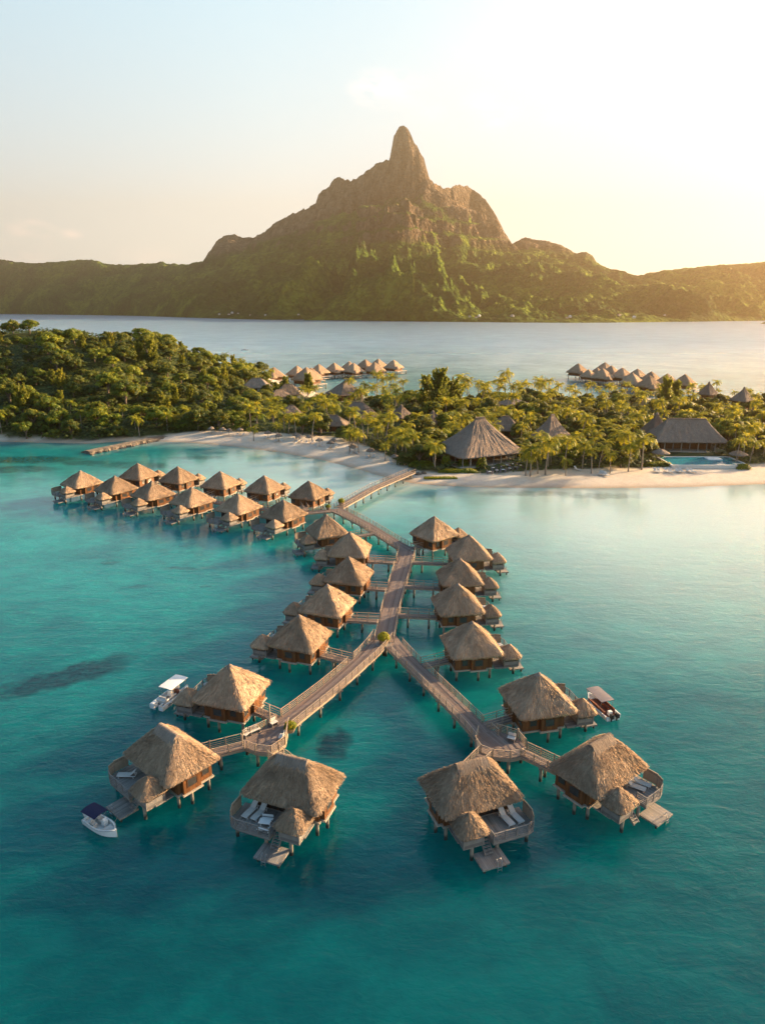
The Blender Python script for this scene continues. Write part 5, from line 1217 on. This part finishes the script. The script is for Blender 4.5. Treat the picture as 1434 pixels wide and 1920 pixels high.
# catamaran under bare mast far out on the lagoon
p = at(459, 657, 0); r = empty('catamaran', (p.x, p.y, 0), R(-75)); r.scale = (.62,) * 3; tag(r, 'small white sailing catamaran with a bare mast anchored far out on the lagoon', 'boat')
for s in (-1, 1):
    h = hull_mb(13, 1.9, 1.5); h.v = [(x + s * 2.9, y, z) for x, y, z in h.v]; h.build('hull', M['white'], r)
mb = MB(); mb.box((0, -.5, 1.9), (5.6, 6.5, .9)); mb.box((0, -.5, 2.55), (4.4, 4.6, .5)); mb.build('cabin', M['white'], r)
mb = MB(); mb.box((0, -.5, 2.0), (5.66, 4.6, .3)); mb.build('window_band', M['dark'], r)
mb = MB(); mb.tube([(0, 1, 2.5), (0, 1, 15.5)], [.16, .1], 8); mb.tube([(0, 1, 4.0), (0, -4.6, 4.1)], .14, 8); mb.build('mast', M['white'], r)

def rope(p, q, label):
    p, q = Vector(p), Vector(q); c = (p + q) / 2; pts = []
    for k in range(9): f = k / 8; r_ = p.lerp(q, f) - Vector((c.x, c.y, 0)); r_.z -= .35 * math.sin(math.pi * f) * 1.0; pts.append(r_)
    mb = MB(); mb.tube(pts, .025, 5); tag(mb.build('mooring_rope', M['trim'], None, True, loc=(c.x, c.y, 0)), label, 'rope')
p1, p2 = at(205, 1542, .6), at(222, 1530, .7); rope(p1, p2, 'pale mooring rope from the navy canopied boat to its swim platform')
p1, p2 = at(338, 1300, .8), at(352, 1318, 1.2); rope(p1, p2, 'mooring rope between the white hard top boat and the left gazebo')
p1, p2 = at(1108, 1308, .8), at(1098, 1335, 1.2); rope(p1, p2, 'mooring rope between the grey canopied boat and the right gazebo')
# ------------------------------------------------------------------ furniture
def make_lounger(mat='cushion', recl=42):
    r = empty('sun_lounger'); 
    mb = MB()
    for s in (-1, 1): mb.bar((s * .31, -.95, .27), (s * .31, .45, .27), .05, .07); mb.bar((s * .31, .45, .27), (s * .31, 1.0, .27), .05, .05)
    mb.bar((-.31, -.95, .27), (.31, -.95, .27), .05, .07); mb.bar((-.31, 1.0, .27), (.31, 1.0, .27), .05, .05); mb.build('frame', M['white'], r)
    for x, y in ((-.3, -.8), (.3, -.8), (-.3, .8), (.3, .8)): mb = MB(); mb.bar((x, y, 0), (x, y, .27), .05, .05, Vector((1, 0, 0))); mb.build('leg', M['white'], r)
    mb = MB(); P = [[(x, -.97 + 1.42 * k / 6, .33 + .02 * math.cos(k * 1.1)) for x in (-.3, 0, .3)] for k in range(7)]
    mb.grid(P); mb.box((0, -.26, .30), (.58, 1.36, .05)); mb.build('seat', M[mat], r)
    ca, sa = math.cos(R(recl)), math.sin(R(recl)); mb = MB(); mb.box((0, .45 + .40 * ca, .33 + .40 * sa), (.6, .82, .06), 0, Matrix.Rotation(R(recl), 3, 'X')); mb.build('backrest', M[mat], r)
    return r
lg0 = make_lounger(); used = [False]
def lounger(p, rz, label, group=None, sc=1.0):
    o = copy_tree(lg0) if used[0] else lg0; used[0] = True
    o.location = p; o.rotation_euler = (0, 0, rz); o.scale = (sc,) * 3; tag(o, label, 'sun lounger', group); return o
def on(h, x, y, z=1.8): return local(h, x, y, z)
rot = lambda h, d: h.rotation_euler.z + R(d)
lounger(on(hB, 3.35, 3.0), rot(hB, 172), 'grey reclined lounger next to the privacy screen on the deck with the white table set')
lounger(on(hB, 2.35, 2.95), rot(hB, 172), 'grey reclined lounger nearer the white table set on the same bungalow deck')
lounger(on(hA, 3.1, 3.6), rot(hA, 130), 'single reclined lounger on the shaded deck of the lower left bungalow')
lounger(on(hC, -3.5, 3.1), rot(hC, 188), 'pale lounger next to the curved screen on the deck below the right platform')
lounger(on(hC, -2.45, 3.1), rot(hC, 188), 'pale lounger on the inner side of the deck below the right platform')
lounger(on(hD, -3.6, 3.0), rot(hD, 200), 'pale sunlit lounger next to the screen of the lower right bungalow')
lounger(on(hD, -2.6, 3.0), rot(hD, 200), 'pale lounger nearer the gazebo roof of the lower right bungalow')
lounger(on(hE, 3.2, 4.9), rot(hE, 175), 'white lounger behind the roof of the bungalow with the white hard top boat', None, 1.1)
lounger(on(left[0] and HUTS[6][0], 2.4, 5.0), rot(HUTS[6][0], 160), 'white lounger on the deck behind the first bungalow beyond the fork on the left', None, 1.1)
lounger(on(HUTS[8][0], 2.4, 5.0), rot(HUTS[8][0], 160), 'white lounger on the deck behind the third bungalow beyond the fork on the left', None, 1.1)
lounger(on(HUTS[11][0], -2.6, 4.6), rot(HUTS[11][0], 190), 'white lounger on the deck of the first bungalow beyond the fork on the right', None, 1.1)
lounger(on(HUTS[12][0], -2.6, 4.6), rot(HUTS[12][0], 190), 'pale lounger on the deck of the second bungalow beyond the fork on the right', None, 1.1)
def picnic(p, rz):
    r = tag(empty('white_table_set', p, rz), 'white slatted table and bench set on the deck between loungers and gazebo', 'table')
    mb = MB(); [mb.box((0, -.3 + .15 * k, .72), (1.15, .12, .05)) for k in range(5)]; mb.build('table_top', M['white'], r)
    for s in (-1, 1):
        mb = MB(); [mb.box((0, s * .72 - .08 + .17 * k, .42), (1.15, .14, .05)) for k in range(2)]; mb.build('bench_seat', M['white'], r)
        mb = MB(); mb.box((0, -.85, .75), (1.15, .04, .1)) if s < 0 else mb.box((0, -.87, .6), (1.15, .04, .1)); mb.build('bench_slat', M['white'], r)
        for y in (-.7, 0, .7): mb = MB(); mb.bar((s * .48, y * 1.0, 0), (s * .48, y * .55 if y else 0, .42 if y else .7), .09, .07); mb.build('leg', M['white'], r)
picnic(on(hB, .95, 4.15), rot(hB, 12))
def bench(p, rz, label, w=1.3):
    r = tag(empty('deck_bench', p, rz), label, 'bench'); mb = MB(); [mb.box((0, -.2 + .14 * k, .44), (w, .12, .05)) for k in range(4)]; mb.build('seat', M['cushion'], r)
    mb = MB(); [mb.box((0, .28, .58 + .14 * k), (w, .04, .11)) for k in range(3)]; mb.build('backrest', M['cushion'], r)
    for s in (-1, 1): mb = MB(); mb.box((s * (w / 2 - .08), 0, .21), (.08, .5, .42)); mb.build('leg', M['greywood'], r)
p = at(478, 1374, zL); bench((p.x, p.y, zL), R(40), 'pale bench against the back railing of the left platform')
p = at(463, 1381, zL); bench((p.x, p.y, zL), R(60), 'small pale bench by the left corner of the left platform', .9)
p = at(528, 1386, zL); bench((p.x, p.y, zL), R(-95), 'pale bench by the right railing of the left platform', .9)
p = at(958, 1389, zR); bench((p.x, p.y, zR), R(-25), 'pale bench against the back railing of the right platform', .9)
p = at(514, 1362, 2.0); bench((p.x, p.y, zL), R(45), 'small bench beside the tall post where the left arm widens', .9)
def planter(p, label, k=1.0, n=420, mat='leaf'):
    r = tag(empty('planter', p), label, 'planter'); mb = MB(); mb.tube([(0, 0, 0), (0, 0, .3 * k), (0, 0, .62 * k)], [.42 * k, .56 * k, .66 * k], 16, True); mb.build('pot', M['pot'], r, True)
    rng = np.random.default_rng(int(abs(p[0] * 9))); d = rng.normal(0, 1, (n, 3)); d /= np.linalg.norm(d, axis=1)[:, None]; d[:, 2] = abs(d[:, 2]); c = d * np.array([.8, .8, .85]) * k * rng.uniform(.6, 1, n)[:, None] + [0, 0, .6 * k]
    V, Q = leaf_quads(rng, c, d, .13 * k); link('plant', fast_mesh('plant', V, Q, M[mat], False, {'tint': np.repeat(rng.uniform(.5, 1, n), 4)}), r)
planter((at(719, 1206, 2.0).x, at(719, 1206, 2.0).y, 2.02), 'round planter with a bushy yellow green plant at the fork of the boardwalk', 1.25, 700, 'palm')
p = at(545, 1368, 2.0); planter((p.x, p.y, 1.75), 'leafy yellow green plant on the edge where the left arm widens', 1.0, 500, 'palm')
p = at(640, 945, 2.2); planter((p.x, p.y, 2.1), 'flowering planter at the junction where the beach footbridge starts', 1.2)
p = at(625, 952, 2.2); planter((p.x - 1.2, p.y - 1, 2.1), 'small planter on the left of the junction near the beach footbridge', .9)
mb = MB(); mb.prism([(math.cos(i * math.pi / 5) * 1.25, math.sin(i * math.pi / 5) * 1.25) for i in range(10)], 1.45, 2.0); q = at(719, 1206, 2.0)
o = mb.build('planter_stand', M['greywood'], None, loc=(q.x, q.y, 0)); tag(o, 'rounded timber landing under the planter at the fork of the boardwalk', 'platform'); link('pile', pile_mesh(.2, 1.5), o, (0, 0, 0))
def lamp_post(p, label, h=2.9):
    r = tag(empty('wooden_post', p), label, 'post'); mb = MB(); mb.tube([(0, 0, -.3), (0, 0, h)], [.1, .085], 8); mb.build('shaft', M['rail'], r, True); mb = MB(); mb.tube([(0, 0, h), (0, 0, h + .12)], [.13, .09], 8); mb.build('cap', M['rail'], r)
p = at(507, 1362, 2.0); lamp_post((p.x, p.y, 2.0), 'tall sunlit wooden post beside the small bench on the left arm')
p = at(455, 1399, 2.0); lamp_post((p.x, p.y, 2.0), 'short thick sunlit post at the left corner of the left platform', 1.4)
p = at(970, 1386, 2.0); lamp_post((p.x, p.y, 2.0), 'short thick post at the back corner of the right platform', 1.3)

# ------------------------------------------------------------------ beach parasols, loungers, terrace
def make_parasol():
    r = empty('thatched_parasol'); mb = MB(); mb.tube([(0, 0, -.4), (0, 0, 2.5)], [.07, .06], 8); mb.build('pole', M['palmbark'], r, True)
    thatch_roof(1.45, 1.45, .02, 2.05, 3.0, 36, 5, 5, .06, 1.3, 0, .2).build('thatch_canopy', M['thatch_old'], r, True); return r
ps0 = make_parasol()
PAR = [(503, 821), (523, 826), (556, 825), (561, 828), (580, 829), (599, 835), (620, 840), (625, 836), (664, 848), (661, 846), (694, 855), (740, 866), (451, 815), (430, 816), (418, 814), (397, 813), (1236, 866), (1381, 868)]
for i, (px, py) in enumerate(PAR):
    p = at(px, py, 1.5); o = ps0 if i == 0 else copy_tree(ps0); o.location = (p.x, p.y, gz(p.x, p.y)); o.scale = (1, 1, 1) if i < 16 else (1.9, 1.9, 1.35)
    w = ['in the trees at the left end of the bay beach', 'on the left half of the bay beach', 'on the middle of the bay beach', 'on the right half of the bay beach'][0 if px < 460 else 1 if px < 560 else 2 if px < 630 else 3]
    tag(o, ('grey thatched parasol ' + w) if i < 16 else 'large thatched sunshade at the %s corner of the swimming pool' % ('left' if i == 16 else 'right'), 'parasol', 'thatched parasols ' + w if i < 16 else None)
rnd = random.Random(3)
for i, (px, py) in enumerate(PAR[:13]):
    for s in (-1, 1):
        p = at(px, py, 1.5); x, y = p.x + s * 1.1, p.y - 1.2
        lounger((x, y, gz(x, y)), R(rnd.uniform(-20, 20)), 'dark lounger under a thatched parasol %s' % ('at the left end of the bay beach' if px < 510 else 'in the middle of the bay beach' if px < 610 else 'on the right half of the bay beach'), 'loungers under the bay parasols', 1.1)
for k in range(8):
    px = 1229 + (k // 2) * 20.5 + (k % 2) * 7; p = at(px, 884, 1.5)
    lounger((p.x, p.y, gz(p.x, p.y)), R(8), 'brown lounger of the %s pair on the sand in front of the pool' % ['leftmost', 'second', 'third', 'rightmost'][k // 2], 'loungers on the sand before the pool', 1.3)
for k, (px, py) in enumerate(((1124, 888), (1130, 889), (1137, 890), (1082, 882), (952, 862))):
    p = at(px, py, 1.5); lounger((p.x, p.y, gz(p.x, p.y)), R(-30 + 20 * k), ['white lounger leftmost of three lying near the palms of the right beach', 'white lounger in the middle of three near the palms of the right beach', 'white lounger rightmost of three near the palms of the right beach', 'lone dark seat on open sand right of the palms', 'lounger beside the hall terrace'][k], None, 1.3)
def make_set():
    r = empty('terrace_table_set'); mb = MB(); mb.tube([(0, 0, .7), (0, 0, .76)], [.55, .55], 12); mb.build('table_top', M['white'], r); mb = MB(); mb.tube([(0, 0, 0), (0, 0, .7)], .06, 6); mb.build('table_leg', M['blackrub'], r)
    for k in range(4):
        a = k * math.pi / 2; mb = MB(); mb.box((math.cos(a) * .95, math.sin(a) * .95, .42), (.5, .5, .1), a); mb.box((math.cos(a) * 1.18, math.sin(a) * 1.18, .7), (.08, .5, .5), a); mb.box((math.cos(a) * .95, math.sin(a) * .95, .2), (.4, .4, .36), a); mb.build('chair', M['greycanvas'], r)
    return r
ts0 = make_set(); k = 0
for (px, py) in ((918, 884), (931, 882), (943, 881), (955, 879), (966, 877), (924, 878), (937, 876), (950, 874), (962, 872), (975, 874)):
    p = at(px, py, 1.9); o = ts0 if k == 0 else copy_tree(ts0); k += 1; o.location = (p.x, p.y, gz(p.x, p.y)); o.rotation_euler = (0, 0, k * .7)
    tag(o, 'grey chairs round a small table on the terrace right of the great hall, %s' % ('front row' if k <= 5 else 'back row'), 'table set', 'terrace tables of the great hall')
for k, (px, py) in enumerate(((784, 889), (776, 884), (794, 888), (767, 890))):
    p = at(px, py, 1.0); mb = MB(); rng = random.Random(k)
    P = [[(math.cos(a * .785) * math.cos(b * .4) * (1.2 + rng.uniform(-.2, .2)), math.sin(a * .785) * math.cos(b * .4) * (.9 + rng.uniform(-.2, .2)), math.sin(b * .4) * .8) for a in range(8)] for b in range(4)]
    mb.grid(P, closed=True); mb.face(P[-1]); tag(mb.build('boulder', M['stone'], None, True, loc=(p.x, p.y, gz(p.x, p.y) - .1), rz=k), 'grey boulder at the foot of the beach footbridge, %s' % ['right of the planks', 'just behind the planks', 'farthest right on the sand', 'nearest the water'][k], 'boulder')

# ------------------------------------------------------------------ far bungalows on the back lagoon
def far_hut_meshes(seed):
    r = thatch_roof(6.4, 6.4, .25, 4.9, 11.0, 48, 8, seed, .15, 1.6, 0, .5).mesh('roof', M['thatch'], True)
    w = MB(); w.box((0, 0, 3.9), (9.6, 9.6, 2.6)); w = w.mesh('wall', M['wall'])
    d = MB(); d.box((0, -1.5, 2.5), (12.2, 14.4, .3)); d.box((-2, -9.0, 1.2), (5, 3.4, .25)); d = d.mesh('deck', M['trim'])
    g = thatch_roof(2.3, 2.3, .05, 4.3, 6.6, 24, 4, seed + 1, .06, 1.0, 0, .4); g.v = [(x - 4, y - 6.2, z) for x, y, z in g.v]; g = g.mesh('gazebo_roof', M['thatch'], True)
    return r, w, d, g
FM = far_hut_meshes(60); fp_ = pile_mesh(.3, 2.4)
def far_hut(x, y, rz, sc, label, group, piles=True):
    o = tag(empty('overwater_bungalow', (x, y, 0), rz), label, 'bungalow', group); o.scale = (sc,) * 3
    for nm, me in zip(('roof', 'wall', 'deck', 'gazebo_roof'), FM): link(nm, me, o)
    for px, py in ((-4.5, -4.5), (4.5, -4.5), (-4.5, 4.5), (4.5, 4.5), (-5.6, -8), (5.6, -8)): link('stilt', fp_, o, (px, py, 0))
LG = 'far bungalows left of centre on the back lagoon'; RG = 'far bungalows at the right on the back lagoon'
FL_ = [(557, 686, 6.5, 'brown roofed bungalow leftmost of the far left cluster'), (575, 697, 8.5, 'low wide roofed bungalow in front of the far left cluster'), (583, 690, 7.5, 'bungalow between the wide front roof and the row of the far left cluster'), (598, 683, 8, 'first bungalow of the far left row counted from the trees'), (627, 680.5, 8, 'second bungalow of the far left row counted from the trees'), (655, 678, 8, 'third bungalow of the far left row counted from the trees'), (663, 681, 8, 'bungalow squeezed in front of the third one of the far left row'), (685, 674, 8, 'bungalow with a tall roof near the outer end of the far left row'), (703, 680, 8, 'low bungalow in front of the outer end of the far left row'), (709, 673, 8, 'second bungalow from the outer end of the far left row'), (738, 675, 8, 'outermost bungalow of the far left row'), (514, 689, 5, 'bungalow with a dark roof almost hidden by palms of the neck')]
FR_ = [(1084, 681, 'outermost bungalow of the far right cluster, at its left tip'), (1104, 686, 'second bungalow from the left tip of the far right cluster'), (1120, 683, 'third bungalow from the left tip of the far right cluster'), (1134, 679, 'bungalow with the highest roof of the far right cluster'), (1146, 685, 'bungalow just right of the highest roof of the far right cluster'), (1130, 690, 'front bungalow below the highest roof of the far right cluster'), (1167, 689, 'bungalow with a broad roof in the middle of the far right cluster'), (1195, 691, 'bungalow right of the middle broad roof of the far right cluster'), (1186, 699, 'front bungalow below the middle of the far right cluster'), (1221, 696, 'bungalow with a broad roof near the right end of the far right cluster'), (1218, 704, 'low front bungalow near the right end of the far right cluster'), (1251, 700, 'second bungalow from the right end of the far right cluster'), (1284, 701, 'bungalow at the right end of the far right cluster beside the palm')]
for i, (px, py, s, lb) in enumerate(FL_):
    z = 10.5; p = at(px, py, z); sc = {1: 1.25}.get(i, 1.0); far_hut(p.x, p.y, R(45 + 8 * math.sin(i * 2.1)), sc * .98, lb, LG)
for i, (px, py, lb) in enumerate(FR_):
    z = 11.0; p = at(px, py, z); far_hut(p.x, p.y, R(40 + 9 * math.sin(i * 1.7)), 1.0 if i not in (1, 2) else .8, lb, RG)
for i, (px, py, h, lb) in enumerate(((1161, 690, 13, 'coconut palm standing behind the far right bungalow cluster'), (1284, 706, 12, 'coconut palm behind the right end of the far right cluster'))):
    pass

# ------------------------------------------------------------------ village and shore palms at the foot of the volcano
def far_house_mesh(k):
    w = MB(); w.box((0, 0, 2.2), (11, 8, 5.4)); r = MB()
    P = [(-6.2, -4.8, 4.8), (6.2, -4.8, 4.8), (6.2, 4.8, 4.8), (-6.2, 4.8, 4.8), (-3, 0, 8.2), (3, 0, 8.2)]
    for f in ((0, 1, 5, 4), (1, 2, 5), (2, 3, 4, 5), (3, 0, 4)): r.face([P[i] for i in f])
    return w.mesh('wall', M['plaster']), r.mesh('roof', M[('roofiron', 'white', 'trim')[k % 3]])
FH = [far_house_mesh(k) for k in range(3)]
rnd = random.Random(8); VPX = [18, 34, 52, 88, 120, 162, 196, 205, 345, 352, 360, 368, 376, 384, 392, 404, 412, 421, 430, 436, 447, 470, 498, 560, 704, 735, 742, 780, 801, 880, 892, 898, 960, 1062, 1068, 1110, 1160, 1188, 1245, 1300]
for i, px in enumerate(VPX):
    t = ray(px, 595)[0]; Y = float(np.interp(t, MT, MYS)) + rnd.uniform(60, 190 if px < 460 else 120)
    w, r_ = FH[i % 3]; o = empty('village_house', (t * Y, Y, 5 + (Y - float(np.interp(t, MT, MYS))) * .12), rnd.uniform(0, 3)); s = rnd.uniform(.6, 1.1); o.scale = (s, s, s)
    link('wall', w, o); link('roof', r_, o)
    reg = 'at the left end of the far shore' if px < 220 else 'in the white village left of the volcano foot' if px < 500 else 'on the far shore below the peak' if px < 850 else 'on the far shore right of the peak'
    tag(o, 'tiny pale house ' + reg, 'house', 'houses ' + reg)
